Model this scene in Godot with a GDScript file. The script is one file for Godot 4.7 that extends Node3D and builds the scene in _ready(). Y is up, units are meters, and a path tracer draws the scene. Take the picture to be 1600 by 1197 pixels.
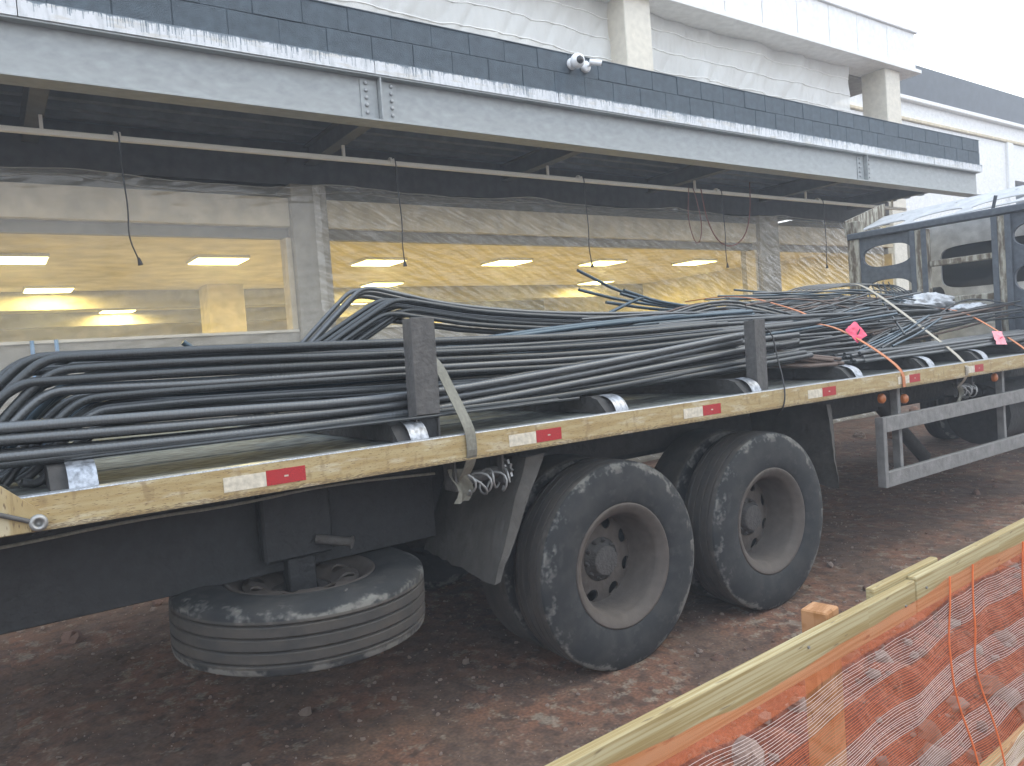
extends Node3D
# A loaded flatbed truck standing on red dirt beside an unfinished building. x runs along the truck, y up, z towards the viewer.

var taken := {}
var rng := RandomNumberGenerator.new()
var T := {}
var M := {}

# ---------------------------------------------------------------- geometry
class Geo:
	var v := PackedVector3Array()
	var n := PackedVector3Array()
	var t := PackedVector2Array()
	var ix := PackedInt32Array()

	func tri(a: Vector3, b: Vector3, c: Vector3, out: Vector3) -> void:
		var m := (b - a).cross(c - a).normalized()
		var k := v.size()
		if m.dot(out) < 0.0:
			m = -m
			ix.append_array([k, k + 1, k + 2])
		else:
			ix.append_array([k, k + 2, k + 1])
		v.append_array([a, b, c])
		n.append_array([m, m, m])
		t.append_array([Vector2(a.x, a.y), Vector2(b.x, b.y), Vector2(c.x, c.y)])

	func quad(a: Vector3, b: Vector3, c: Vector3, d: Vector3, out: Vector3, uv := Rect2(0, 0, 1, 1)) -> void:
		var m := (b - a).cross(c - a)
		if m.length() < 1e-12:
			m = (c - a).cross(d - a)
		m = m.normalized()
		var k := v.size()
		if m.dot(out) < 0.0:
			m = -m
			ix.append_array([k, k + 1, k + 2, k, k + 2, k + 3])
		else:
			ix.append_array([k, k + 2, k + 1, k, k + 3, k + 2])
		v.append_array([a, b, c, d])
		n.append_array([m, m, m, m])
		t.append_array([uv.position, uv.position + Vector2(uv.size.x, 0), uv.position + uv.size, uv.position + Vector2(0, uv.size.y)])

	func box(c: Vector3, s: Vector3, bev := 0.0, b := Basis()) -> void:
		var h := s * 0.5
		if bev <= 0.0:
			for ax in 3:
				for sg in [-1.0, 1.0]:
					var o := Vector3.ZERO
					o[ax] = sg
					var p := []
					for q in [[-1, -1], [1, -1], [1, 1], [-1, 1]]:
						var w := Vector3.ZERO
						w[ax] = sg * h[ax]
						w[(ax + 1) % 3] = q[0] * h[(ax + 1) % 3]
						w[(ax + 2) % 3] = q[1] * h[(ax + 2) % 3]
						p.append(c + b * w)
					quad(p[0], p[1], p[2], p[3], b * o)
			return
		bev = minf(bev, minf(h.x, minf(h.y, h.z)) * 0.9)
		var pt := func(sx: float, sy: float, sz: float, ax: int) -> Vector3:
			var w := Vector3(sx * (h.x - bev), sy * (h.y - bev), sz * (h.z - bev))
			w[ax] = [sx, sy, sz][ax] * h[ax]
			return c + b * w
		for ax in 3:
			var a1 := (ax + 1) % 3
			var a2 := (ax + 2) % 3
			for sg in [-1.0, 1.0]:
				var p := []
				for q in [[-1, -1], [1, -1], [1, 1], [-1, 1]]:
					var s3 := Vector3.ZERO
					s3[ax] = sg
					s3[a1] = q[0]
					s3[a2] = q[1]
					p.append(pt.call(s3.x, s3.y, s3.z, ax))
				var o := Vector3.ZERO
				o[ax] = sg
				quad(p[0], p[1], p[2], p[3], b * o)
			for s1 in [-1.0, 1.0]:
				for s2 in [-1.0, 1.0]:
					var e0 := Vector3.ZERO
					e0[a1] = s1
					e0[a2] = s2
					var lo := e0
					var hi := e0
					lo[ax] = -1
					hi[ax] = 1
					quad(pt.call(lo.x, lo.y, lo.z, a1), pt.call(hi.x, hi.y, hi.z, a1), pt.call(hi.x, hi.y, hi.z, a2), pt.call(lo.x, lo.y, lo.z, a2), b * e0)
		for sx in [-1.0, 1.0]:
			for sy in [-1.0, 1.0]:
				for sz in [-1.0, 1.0]:
					tri(pt.call(sx, sy, sz, 0), pt.call(sx, sy, sz, 1), pt.call(sx, sy, sz, 2), b * Vector3(sx, sy, sz))

	func span(a: Vector3, b: Vector3, bev := 0.0) -> void:   # an upright box between two corners
		box((a + b) * 0.5, (b - a).abs(), bev)

	func tube(p: PackedVector3Array, r: float, sides := 8, caps := true, r2 := -1.0) -> void:
		var k0 := v.size()
		var count := p.size()
		var side := Vector3.ZERO
		var run := 0.0
		for i in count:
			var d := (p[mini(i + 1, count - 1)] - p[maxi(i - 1, 0)]).normalized()
			if i == 0:
				side = d.cross(Vector3.UP if absf(d.y) < 0.9 else Vector3.RIGHT).normalized()
			else:
				side = (side - d * side.dot(d)).normalized()
				run += p[i].distance_to(p[i - 1])
			var up := side.cross(d)
			var rr := r if r2 < 0.0 else lerpf(r, r2, float(i) / (count - 1))
			for j in sides + 1:
				var a := TAU * j / sides
				var o := side * cos(a) + up * sin(a)
				v.append(p[i] + o * rr)
				n.append(o)
				t.append(Vector2(float(j) / sides, run))
		for i in count - 1:
			for j in sides:
				var a := k0 + i * (sides + 1) + j
				var b := a + sides + 1
				ix.append_array([a, a + 1, b, a + 1, b + 1, b])
		if caps:
			for e in [0, count - 1]:
				var d := (p[0] - p[1]).normalized() if e == 0 else (p[count - 1] - p[count - 2]).normalized()
				var ring: int = k0 + e * (sides + 1)
				for j in range(1, sides - 1):
					tri(v[ring], v[ring + j], v[ring + j + 1], d)

	func lathe(prof: PackedVector2Array, segs: int, xf: Transform3D, uvs := 1.0) -> void:   # prof: (radius, height along local y); outside lies to the right of the run
		var k0 := v.size()
		var m := prof.size()
		var total := 0.0
		var run := PackedFloat32Array()
		for i in m:
			if i > 0:
				total += prof[i].distance_to(prof[i - 1])
			run.append(total)
		for i in m:
			var d := (prof[mini(i + 1, m - 1)] - prof[maxi(i - 1, 0)]).normalized()
			var o := Vector2(d.y, -d.x)
			for j in segs + 1:
				var a := TAU * j / segs
				v.append(xf * Vector3(prof[i].x * cos(a), prof[i].y, prof[i].x * sin(a)))
				n.append((xf.basis * Vector3(o.x * cos(a), o.y, o.x * sin(a))).normalized())
				t.append(Vector2(uvs * j / segs, run[i] / total))
		for i in m - 1:
			for j in segs:
				var a := k0 + i * (segs + 1) + j
				var b := a + segs + 1
				ix.append_array([a, a + 1, b, a + 1, b + 1, b])

	func prism(poly: PackedVector2Array, depth: float, xf: Transform3D) -> void:   # poly in local x, y; extruded along local z from 0 to depth
		var tris := Geometry2D.triangulate_polygon(poly)
		for i in range(0, tris.size(), 3):
			for e in 2:
				var z := depth * e
				tri(xf * Vector3(poly[tris[i]].x, poly[tris[i]].y, z), xf * Vector3(poly[tris[i + 1]].x, poly[tris[i + 1]].y, z), xf * Vector3(poly[tris[i + 2]].x, poly[tris[i + 2]].y, z), xf.basis.z * (1.0 if (e == 1) == (depth > 0) else -1.0))
		var area := 0.0
		for i in poly.size():
			area += poly[i].cross(poly[(i + 1) % poly.size()])
		for i in poly.size():
			var a := poly[i]
			var b := poly[(i + 1) % poly.size()]
			var o := Vector2(b.y - a.y, a.x - b.x) * signf(area)
			quad(xf * Vector3(a.x, a.y, 0), xf * Vector3(b.x, b.y, 0), xf * Vector3(b.x, b.y, depth), xf * Vector3(a.x, a.y, depth), xf.basis * Vector3(o.x, o.y, 0))

	func holed(r: Rect2, c: Vector2, rad: Vector2, power: float, depth: float, f: Callable, per := 6) -> void:
		# a plate over the rectangle r with a rounded hole; f maps (x, y, z) to space, z from 0 to depth
		var outer := PackedVector2Array()
		var cs := [r.position, r.position + Vector2(r.size.x, 0), r.end, r.position + Vector2(0, r.size.y)]
		for s in 4:
			for k in per:
				outer.append(cs[s].lerp(cs[(s + 1) % 4], float(k) / per))
		var m := outer.size()
		var inner := PackedVector2Array()
		for k in m:
			var a := (outer[k] - c) / rad
			var l := pow(pow(absf(a.x), power) + pow(absf(a.y), power), 1.0 / power)
			inner.append(c + a / l * rad)
		for k in m:
			var j := (k + 1) % m
			for z in [0.0, depth]:
				var p: Vector3 = f.call(inner[k].x, inner[k].y, z)
				var o: Vector3 = f.call(inner[k].x, inner[k].y, z) - f.call(inner[k].x, inner[k].y, depth - z)
				quad(f.call(outer[k].x, outer[k].y, z), f.call(outer[j].x, outer[j].y, z), f.call(inner[j].x, inner[j].y, z), p, o)
			var mid: Vector3 = f.call(c.x, c.y, 0.0)
			var q: Vector3 = f.call(inner[k].x, inner[k].y, 0.0)
			quad(q, f.call(inner[j].x, inner[j].y, 0.0), f.call(inner[j].x, inner[j].y, depth), f.call(inner[k].x, inner[k].y, depth), mid - q)
			quad(f.call(outer[k].x, outer[k].y, 0.0), f.call(outer[j].x, outer[j].y, 0.0), f.call(outer[j].x, outer[j].y, depth), f.call(outer[k].x, outer[k].y, depth), f.call(outer[k].x, outer[k].y, 0.0) - mid)

	func sheet(nx: int, ny: int, f: Callable) -> void:   # f(u, v) -> point, u and v from 0 to 1; smooth normals
		var k0 := v.size()
		var P := PackedVector3Array()
		P.resize((nx + 1) * (ny + 1))
		for j in ny + 1:
			for i in nx + 1:
				P[j * (nx + 1) + i] = f.call(float(i) / nx, float(j) / ny)
		for j in ny + 1:
			for i in nx + 1:
				var du := P[j * (nx + 1) + mini(i + 1, nx)] - P[j * (nx + 1) + maxi(i - 1, 0)]
				var dv := P[mini(j + 1, ny) * (nx + 1) + i] - P[maxi(j - 1, 0) * (nx + 1) + i]
				v.append(P[j * (nx + 1) + i])
				n.append(du.cross(dv).normalized())
				t.append(Vector2(float(i) / nx, float(j) / ny))
		for j in ny:
			for i in nx:
				var a := k0 + j * (nx + 1) + i
				var b := a + nx + 1
				ix.append_array([a, b, a + 1, a + 1, b, b + 1])

	func strap(p: PackedVector3Array, wide: Vector3, thick := 0.004) -> void:   # a flat webbing along p
		for i in p.size() - 1:
			var d := (p[i + 1] - p[i]).normalized()
			var w := (wide - d * wide.dot(d)).normalized() * wide.length() * 0.5
			var o := d.cross(w).normalized() * thick * 0.5
			for s in [-1.0, 1.0]:
				quad(p[i] - w + o * s, p[i + 1] - w + o * s, p[i + 1] + w + o * s, p[i] + w + o * s, o * s, Rect2(0, 0, 1, 1))
				quad(p[i] + w * s - o, p[i + 1] + w * s - o, p[i + 1] + w * s + o, p[i] + w * s + o, w * s)

	func mesh(m: Material) -> ArrayMesh:
		var a := []
		a.resize(Mesh.ARRAY_MAX)
		a[Mesh.ARRAY_VERTEX] = v
		a[Mesh.ARRAY_NORMAL] = n
		a[Mesh.ARRAY_TEX_UV] = t
		a[Mesh.ARRAY_INDEX] = ix
		var r := ArrayMesh.new()
		r.add_surface_from_arrays(Mesh.PRIMITIVE_TRIANGLES, a)
		r.surface_set_material(0, m)
		return r

# ---------------------------------------------------------------- nodes
func numbered(called: String) -> String:
	var k: int = taken.get(called, 0)
	taken[called] = k + 1
	return called if k == 0 else "%s_%03d" % [called, k]

func tag(o: Node3D, label: String, category: String, group := "") -> Node3D:
	o.set_meta("label", label)
	o.set_meta("category", category)
	if group:
		o.set_meta("group", group)
	return o

func base(called: String, at: Vector3, label: String, category: String, group := "") -> Node3D:
	var o := Node3D.new()
	o.name = numbered(called)
	add_child(o)
	o.position = at
	return tag(o, label, category, group)

func part(parent: Node3D, called: String, g: Geo, m: Material) -> MeshInstance3D:   # g is written in the parent's axes
	var o := MeshInstance3D.new()
	o.mesh = g.mesh(m)
	o.name = called
	parent.add_child(o, true)
	return o

func put(parent: Node3D, called: String, me: Mesh, xf: Transform3D) -> MeshInstance3D:
	var o := MeshInstance3D.new()
	o.mesh = me
	o.name = called
	parent.add_child(o, true)
	o.transform = xf
	return o

func single(called: String, g: Geo, m: Material, at: Vector3, label: String, category: String, group := "") -> MeshInstance3D:   # g in world axes, moved so that the node stands at at
	for i in g.v.size():
		g.v[i] -= at
	var o := MeshInstance3D.new()
	o.mesh = g.mesh(m)
	o.name = numbered(called)
	add_child(o)
	o.position = at
	tag(o, label, category, group)
	return o

func struct(called: String, g: Geo, m: Material) -> MeshInstance3D:
	var o := MeshInstance3D.new()
	o.mesh = g.mesh(m)
	o.name = numbered(called)
	add_child(o)
	o.set_meta("kind", "structure")
	return o

func soft(p: PackedVector3Array, times := 2) -> PackedVector3Array:   # rounds the corners of a line
	for k in times:
		var q := PackedVector3Array([p[0]])
		for i in p.size() - 1:
			q.append(p[i].lerp(p[i + 1], 0.25))
			q.append(p[i].lerp(p[i + 1], 0.75))
		q.append(p[p.size() - 1])
		p = q
	return p

# ---------------------------------------------------------------- materials
func noise(freq: float, sd := 1, oct := 4, kind := FastNoiseLite.TYPE_SIMPLEX_SMOOTH) -> FastNoiseLite:
	var f := FastNoiseLite.new()
	f.noise_type = kind
	f.frequency = freq
	f.seed = sd
	f.fractal_octaves = oct
	return f

func ntex(freq: float, lo: float, hi: float, sd := 1, oct := 4, size := 512, kind := FastNoiseLite.TYPE_SIMPLEX_SMOOTH, at := Vector2(0, 1)) -> NoiseTexture2D:
	var x := NoiseTexture2D.new()
	x.width = size
	x.height = size
	x.seamless = true
	x.noise = noise(freq, sd, oct, kind)
	var g := Gradient.new()
	g.offsets = PackedFloat32Array([at.x, at.y])
	g.colors = PackedColorArray([Color(lo, lo, lo), Color(hi, hi, hi)])
	x.color_ramp = g
	return x

func lin(r: float, g: float, b: float, a := 1.0) -> Color:
	var c := Color(r, g, b).linear_to_srgb()
	c.a = a
	return c

func mat(c: Color, rough := 0.8, metal := 0.0, tex: Texture2D = null, scale := Vector3.ONE, bump: Texture2D = null, cm := 0.0, world := false) -> StandardMaterial3D:
	var m := StandardMaterial3D.new()
	m.albedo_color = c
	m.roughness = rough
	m.metallic = metal
	if tex or bump:
		m.uv1_triplanar = true
		m.uv1_world_triplanar = world
		m.uv1_scale = scale
	m.albedo_texture = tex
	if bump:
		m.heightmap_enabled = true
		m.heightmap_texture = bump
		m.heightmap_scale = cm
	return m

func picture(w: int, h: int, f: Callable) -> ImageTexture:
	var im := Image.create(w, h, false, Image.FORMAT_RGB8)
	for y in h:
		for x in w:
			im.set_pixel(x, y, f.call(x, y))
	return ImageTexture.create_from_image(im)

func ramp(x: float, a: float, b: float) -> float:
	return clampf((x - a) / (b - a), 0.0, 1.0)

func materials() -> void:
	T.mottle = ntex(0.012, 0.78, 1.0, 3, 5)
	T.soft = ntex(0.02, 0.9, 1.0, 4, 5)
	T.fine = ntex(0.06, 0.5, 1.0, 5, 4)
	T.blot = ntex(0.02, 0.62, 1.0, 9, 5, 512, FastNoiseLite.TYPE_SIMPLEX_SMOOTH, Vector2(0.25, 0.65))
	T.bump = ntex(0.03, 0.0, 1.0, 11, 5)
	T.grit = ntex(0.12, 0.0, 1.0, 13, 3)
	# rusted, flaking paint: cream left in patches over brown
	var nr := noise(0.05, 21, 5)
	var nr2 := noise(0.09, 22, 3)
	T.rust = picture(256, 256, func(x, y):
		var k := nr.get_noise_2d(x * 0.8, y * 0.13) + 0.3 * nr2.get_noise_2d(x, y * 0.4)
		var c := Color(0.36, 0.32, 0.27).lerp(Color(0.62, 0.61, 0.56), ramp(k, -0.3, 0.25))
		return c)
	# the painted rail: worn ochre with scratches, chips and dirt
	var ny := noise(0.012, 31, 5)
	var ny2 := noise(0.11, 32, 4)
	T.ochre = picture(1024, 128, func(x, y):
		var c := Color(0.72, 0.645, 0.47).lerp(Color(0.66, 0.565, 0.38), ramp(ny.get_noise_2d(x * 0.7, y * 2.0), -0.3, 0.4))
		c = c.lerp(Color(0.83, 0.80, 0.72), 0.5 * ramp(ny.get_noise_2d(x * 0.8 + 900, y * 1.5), 0.2, 0.45))
		var d := ny2.get_noise_2d(x * 0.6, y * 2.2)
		c = c.lerp(Color(0.36, 0.27, 0.19), 0.8 * ramp(d, 0.38, 0.5))
		c = c.lerp(Color(0.5, 0.41, 0.28), 0.4 * ramp(ny.get_noise_2d(x * 3.0 + 400, y * 0.5), 0.25, 0.5))
		if y > 108:
			c = c.lerp(Color(0.30, 0.24, 0.18), 0.55 * ramp(ny2.get_noise_2d(x * 0.8, y * 3.0 + 70) + (y - 108) * 0.02, 0.0, 0.3))
		return c)
	# slab edge: white wash with runs of the dark wall paint dripping from above
	var nd := noise(0.11, 41, 2)
	var nd2 := noise(0.02, 42, 4)
	var nd3 := noise(0.7, 43, 1)
	T.drip = picture(2048, 64, func(x, y):
		var c := Color(0.80, 0.81, 0.82).lerp(Color(0.72, 0.73, 0.74), ramp(nd2.get_noise_2d(x * 4.0, y * 0.4), -0.1, 0.5))
		c = c.lerp(Color(0.72, 0.70, 0.66), 0.5 * ramp(nd2.get_noise_2d(x * 0.6 + 900, y * 1.2), 0.15, 0.5))
		var run := 5.0 + 7.0 * nd.get_noise_2d(x * 0.5, 7.0) + 46.0 * pow(ramp(nd3.get_noise_2d(x * 0.8, 3.0) + 0.5 * nd2.get_noise_2d(x * 0.4, 50.0), 0.22, 0.75), 1.5)
		if y < run:
			c = c.lerp(Color(0.36, 0.41, 0.45), 0.9 if y < run * 0.5 else 0.6)
		return c)
	# tyre: u round, v across the profile; rubber with dried mud and scuffed shoulders
	var nt := noise(0.018, 51, 5)
	var nt2 := noise(0.09, 52, 3)
	T.tyre = picture(1024, 256, func(x, y):
		var vv: float = y / 255.0
		var c := Color(0.19, 0.2, 0.21).lerp(Color(0.26, 0.26, 0.26), ramp(nt.get_noise_2d(x, y), -0.3, 0.4))
		var k := nt.get_noise_2d(x * 0.8 + 300, y * 1.4) + 0.35 * nt2.get_noise_2d(x, y)
		for s in [0.315, 0.685]:   # rubbed, chalky shoulders
			var near: float = 1.0 - absf(vv - s) / 0.045
			if near > -1.0:
				c = c.lerp(Color(0.64, 0.63, 0.6), 0.8 * ramp(k + near * 0.4, 0.12, 0.5))
		if vv > 0.33 and vv < 0.67:
			c = c.lerp(Color(0.38, 0.35, 0.32), 0.45 + 0.4 * ramp(k, -0.5, 0.4))
		else:
			c = c.lerp(Color(0.34, 0.33, 0.32), 0.5 * ramp(nt2.get_noise_2d(x * 0.4, y * 0.8 + 90) + k, 0.35, 0.8))
		return c)
	# ground: trodden red-brown earth, grey lime dust in patches
	var ng := noise(0.006, 61, 6)
	var ng2 := noise(0.035, 62, 5)
	var ng3 := noise(0.2, 63, 2)
	T.earth = picture(1024, 1024, func(x, y):
		var u: float = ng.get_noise_2d(x, y)
		var w: float = ng2.get_noise_2d(x, y)
		var c := Color(0.44, 0.345, 0.30).lerp(Color(0.52, 0.36, 0.29), ramp(u, -0.25, 0.3))
		c = c.lerp(Color(0.33, 0.25, 0.22), 0.75 * ramp(w, 0.02, 0.4))
		c = c.lerp(Color(0.62, 0.57, 0.53), 0.75 * ramp(ng2.get_noise_2d(x + 3000, y) + 0.5 * u + 0.35 * ng3.get_noise_2d(x, y), 0.27, 0.55))
		return c * (0.93 + 0.22 * ng3.get_noise_2d(x + 50, y)))
	T.clay = picture(512, 512, func(x, y):
		var w: float = ng2.get_noise_2d(x, y)
		var c := Color(0.66, 0.40, 0.29).lerp(Color(0.52, 0.28, 0.20), ramp(w, -0.3, 0.3))
		c = c.lerp(Color(0.74, 0.58, 0.48), 0.7 * ramp(ng2.get_noise_2d(x + 700, y) + 0.3 * ng3.get_noise_2d(x, y), 0.2, 0.5))
		return c * (0.93 + 0.25 * ng3.get_noise_2d(x, y)))
	# ribs of a reinforcing bar: slanted ridges and scale
	T.rib = picture(64, 64, func(x, y):
		var k := fposmod((y + 0.5 * absf(x - 32)) / 16.0, 1.0)
		var h := 0.25 + 0.7 * ramp(0.5 - absf(k - 0.5), 0.25, 0.4)
		return Color(h, h, h))
	var nw := noise(0.03, 71, 4)
	T.wood = picture(512, 256, func(x, y):
		var k := nw.get_noise_2d(x * 0.12, y * 2.2) + 0.5 * nw.get_noise_2d(x * 0.05 + 500, y * 0.6)
		var c := Color(0.90, 0.84, 0.66).lerp(Color(0.76, 0.66, 0.44), ramp(k, -0.25, 0.4))
		c = c.lerp(Color(0.48, 0.40, 0.30), 0.7 * ramp(nw.get_noise_2d(x * 0.3 + 100, y * 0.7 + 40), 0.47, 0.6))
		return c)

	M.bar = mat(lin(0.1, 0.107, 0.11), 0.38, 0.55)
	M.bar.albedo_texture = T.fine
	M.bar.uv1_scale = Vector3(1, 1.3, 1)
	M.bar.heightmap_enabled = true
	M.bar.heightmap_texture = T.rib
	M.bar.heightmap_scale = 0.12
	M.bar_blue = M.bar.duplicate()
	M.bar_blue.albedo_color = lin(0.1, 0.15, 0.19)
	M.bar_grey = M.bar.duplicate()
	M.bar_grey.albedo_color = lin(0.2, 0.21, 0.215)
	M.bar_rust = M.bar.duplicate()
	M.bar_rust.albedo_color = lin(0.22, 0.16, 0.13)
	M.bar_rust.metallic = 0.2
	M.bar_rust.roughness = 0.75
	for k in ["bar", "bar_blue", "bar_grey", "bar_rust"]:
		M[k].uv1_scale = Vector3(1, 14, 1)
		M[k].heightmap_scale = 0.06
	M.ochre = mat(lin(0.76, 0.76, 0.76), 0.62)
	M.ochre.albedo_texture = T.ochre
	M.black = mat(lin(0.02, 0.021, 0.022), 0.7, 0.0, T.mottle, Vector3.ONE * 2.0, T.bump, 0.3)
	M.under = mat(lin(0.05, 0.047, 0.044), 0.85, 0.0, T.mottle, Vector3.ONE * 1.5, T.bump, 0.4)
	M.dusty = mat(lin(0.08, 0.074, 0.065), 0.85, 0.0, T.mottle, Vector3.ONE * 1.3, T.bump, 0.5)
	M.bright = mat(lin(0.34, 0.36, 0.39), 0.42, 0.6, T.blot, Vector3.ONE * 3.0)
	M.edge = mat(lin(0.6, 0.62, 0.64), 0.4, 0.6, T.fine, Vector3.ONE * 3.0)
	M.deck = mat(lin(0.13, 0.14, 0.125), 0.75, 0.0, T.blot, Vector3(0.8, 2, 2), T.bump, 0.3)
	M.stake = mat(lin(0.11, 0.105, 0.10), 0.7, 0.2, T.mottle, Vector3.ONE * 2.5, T.bump, 0.2)
	M.guard = mat(lin(0.22, 0.215, 0.205), 0.7, 0.1, T.mottle, Vector3.ONE * 1.4, T.bump, 0.2)
	M.tyre = mat(Color.WHITE, 0.88)
	M.tyre.albedo_color = lin(0.5, 0.5, 0.49)
	M.tyre.albedo_texture = T.tyre
	M.rim = mat(lin(0.1, 0.083, 0.07), 0.85, 0.0, T.mottle, Vector3.ONE * 2.0, T.bump, 0.1)
	M.hub = mat(lin(0.09, 0.082, 0.075), 0.85, 0.0, T.mottle, Vector3.ONE * 4.0, T.bump, 0.4)
	M.rust = mat(Color.WHITE, 0.85, 0.0, T.rust, Vector3(1.4, 1.4, 1.4), T.bump, 0.3)
	M.slate = mat(lin(0.10, 0.115, 0.135), 0.7, 0.1, T.mottle, Vector3.ONE * 2.0)
	M.roofplate = mat(lin(0.5, 0.51, 0.52), 0.7, 0.0, T.mottle, Vector3.ONE * 0.7)
	M.cab = mat(lin(0.72, 0.72, 0.7), 0.35, 0.0, T.mottle, Vector3.ONE * 0.8)
	M.glass = mat(lin(0.02, 0.022, 0.024), 0.06)
	M.red = mat(lin(0.62, 0.035, 0.04), 0.4, 0.0, T.fine, Vector3.ONE * 6.0)
	M.tape = mat(lin(0.66, 0.6, 0.48), 0.5, 0.0, T.mottle, Vector3.ONE * 5.0)
	M.amber = mat(lin(0.42, 0.13, 0.03), 0.4)
	M.orange = mat(lin(0.75, 0.26, 0.1), 0.7, 0.0, T.fine, Vector3.ONE * 5.0)
	M.beige = mat(lin(0.4, 0.36, 0.29), 0.8, 0.0, T.mottle, Vector3.ONE * 6.0)
	M.khaki = mat(lin(0.21, 0.2, 0.16), 0.85, 0.0, T.mottle, Vector3.ONE * 8.0)
	M.pink = mat(lin(0.68, 0.07, 0.14), 0.6)
	M.pale = mat(lin(0.75, 0.28, 0.32), 0.6)
	M.sack = mat(lin(0.62, 0.63, 0.64), 0.7, 0.0, T.mottle, Vector3.ONE * 3.0)
	M.wire = mat(lin(0.3, 0.3, 0.29), 0.5, 0.6)
	M.paint_grey = mat(lin(0.36, 0.38, 0.38), 0.5, 0.0, T.soft, Vector3(0.5, 0.9, 0.9))
	M.paint_grey.detail_enabled = true
	M.paint_grey.detail_albedo = ntex(0.03, 0.9, 1.0, 77, 6)
	M.paint_grey.detail_blend_mode = BaseMaterial3D.BLEND_MODE_MUL
	M.bolt = mat(lin(0.3, 0.31, 0.315), 0.5, 0.3)
	M.slab = mat(Color.WHITE, 0.8)
	M.slab.albedo_texture = T.drip
	M.block = mat(lin(0.07, 0.096, 0.12), 0.75, 0.0, T.mottle, Vector3.ONE * 1.2, T.grit, 0.35, true)
	M.galv = mat(lin(0.2, 0.225, 0.25), 0.5, 0.4, T.mottle, Vector3.ONE * 0.8)
	M.channel = mat(lin(0.17, 0.155, 0.12), 0.7, 0.0, T.mottle, Vector3.ONE)
	M.joist = mat(lin(0.1, 0.1, 0.1), 0.7, 0.0, T.mottle, Vector3.ONE)
	M.conduit = mat(lin(0.78, 0.74, 0.64), 0.5)
	M.concrete = mat(lin(0.34, 0.31, 0.25), 0.9, 0.0, T.mottle, Vector3.ONE * 0.6, T.bump, 0.5)
	M.cream = mat(lin(0.7, 0.6, 0.42), 0.85, 0.0, T.mottle, Vector3.ONE * 0.5)
	M.inner = mat(lin(0.72, 0.63, 0.38), 0.85, 0.0, T.mottle, Vector3.ONE * 0.3)
	M.white = mat(lin(0.8, 0.8, 0.79), 0.8, 0.0, T.soft, Vector3.ONE * 0.5)
	M.band = mat(lin(0.85, 0.85, 0.83), 0.7)
	M.column = mat(lin(0.68, 0.64, 0.55), 0.8, 0.0, T.soft, Vector3.ONE * 0.7)
	M.cladding = mat(lin(0.06, 0.07, 0.085), 0.6, 0.0, T.mottle, Vector3.ONE * 0.3)
	M.cable = mat(lin(0.025, 0.024, 0.024), 0.6)
	M.cable_red = mat(lin(0.16, 0.05, 0.035), 0.6)
	M.plastic = mat(lin(0.75, 0.76, 0.77), 0.35)
	M.dark_plastic = mat(lin(0.02, 0.02, 0.022), 0.2)
	M.film = mat(lin(0.72, 0.69, 0.6, 0.17), 0.13)
	M.film.transparency = BaseMaterial3D.TRANSPARENCY_ALPHA
	M.edge_film = mat(lin(0.5, 0.48, 0.42, 0.6), 0.4)
	M.edge_film.transparency = BaseMaterial3D.TRANSPARENCY_ALPHA
	M.sheeting = mat(lin(0.74, 0.74, 0.71, 0.78), 0.6)
	M.sheeting.transparency = BaseMaterial3D.TRANSPARENCY_ALPHA
	M.thread_white = mat(lin(0.6, 0.5, 0.46), 0.7)
	M.thread_orange = mat(lin(0.6, 0.14, 0.04), 0.7)
	M.net = mat(lin(0.6, 0.13, 0.035, 0.09), 0.75)
	M.net.transparency = BaseMaterial3D.TRANSPARENCY_ALPHA
	M.hem = mat(lin(0.6, 0.15, 0.045, 0.42), 0.75)
	M.hem.transparency = BaseMaterial3D.TRANSPARENCY_ALPHA
	M.wood = mat(lin(0.47, 0.47, 0.46), 0.85)
	M.wood.albedo_texture = T.wood
	M.wood.uv1_triplanar = true
	M.wood.uv1_scale = Vector3(0.9, 5, 5)
	M.post = M.wood.duplicate()
	M.post.albedo_color = lin(0.46, 0.28, 0.22)
	M.post.uv1_scale = Vector3(5, 0.9, 5)
	M.earth = mat(lin(0.68, 0.70, 0.63), 0.95, 0.0, T.earth, Vector3.ONE * 0.22, T.bump, 2.5, true)
	M.clay = mat(lin(0.5, 0.46, 0.45), 0.95, 0.0, T.clay, Vector3.ONE * 0.6, T.grit, 1.2, true)
	M.rock = mat(lin(0.3, 0.18, 0.13), 0.9, 0.0, T.mottle, Vector3.ONE * 4.0, T.bump, 0.6)
	M.rock_pale = mat(lin(0.42, 0.32, 0.26), 0.9, 0.0, T.mottle, Vector3.ONE * 5.0, T.bump, 0.6)
	M.ladder = mat(lin(0.12, 0.3, 0.55), 0.5)
	M.lamp = mat(lin(1, 0.88, 0.5), 0.5)
	M.lamp.emission_enabled = true
	M.lamp.emission = lin(1.0, 0.86, 0.34)
	M.lamp.emission_energy_multiplier = 7.0

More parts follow.
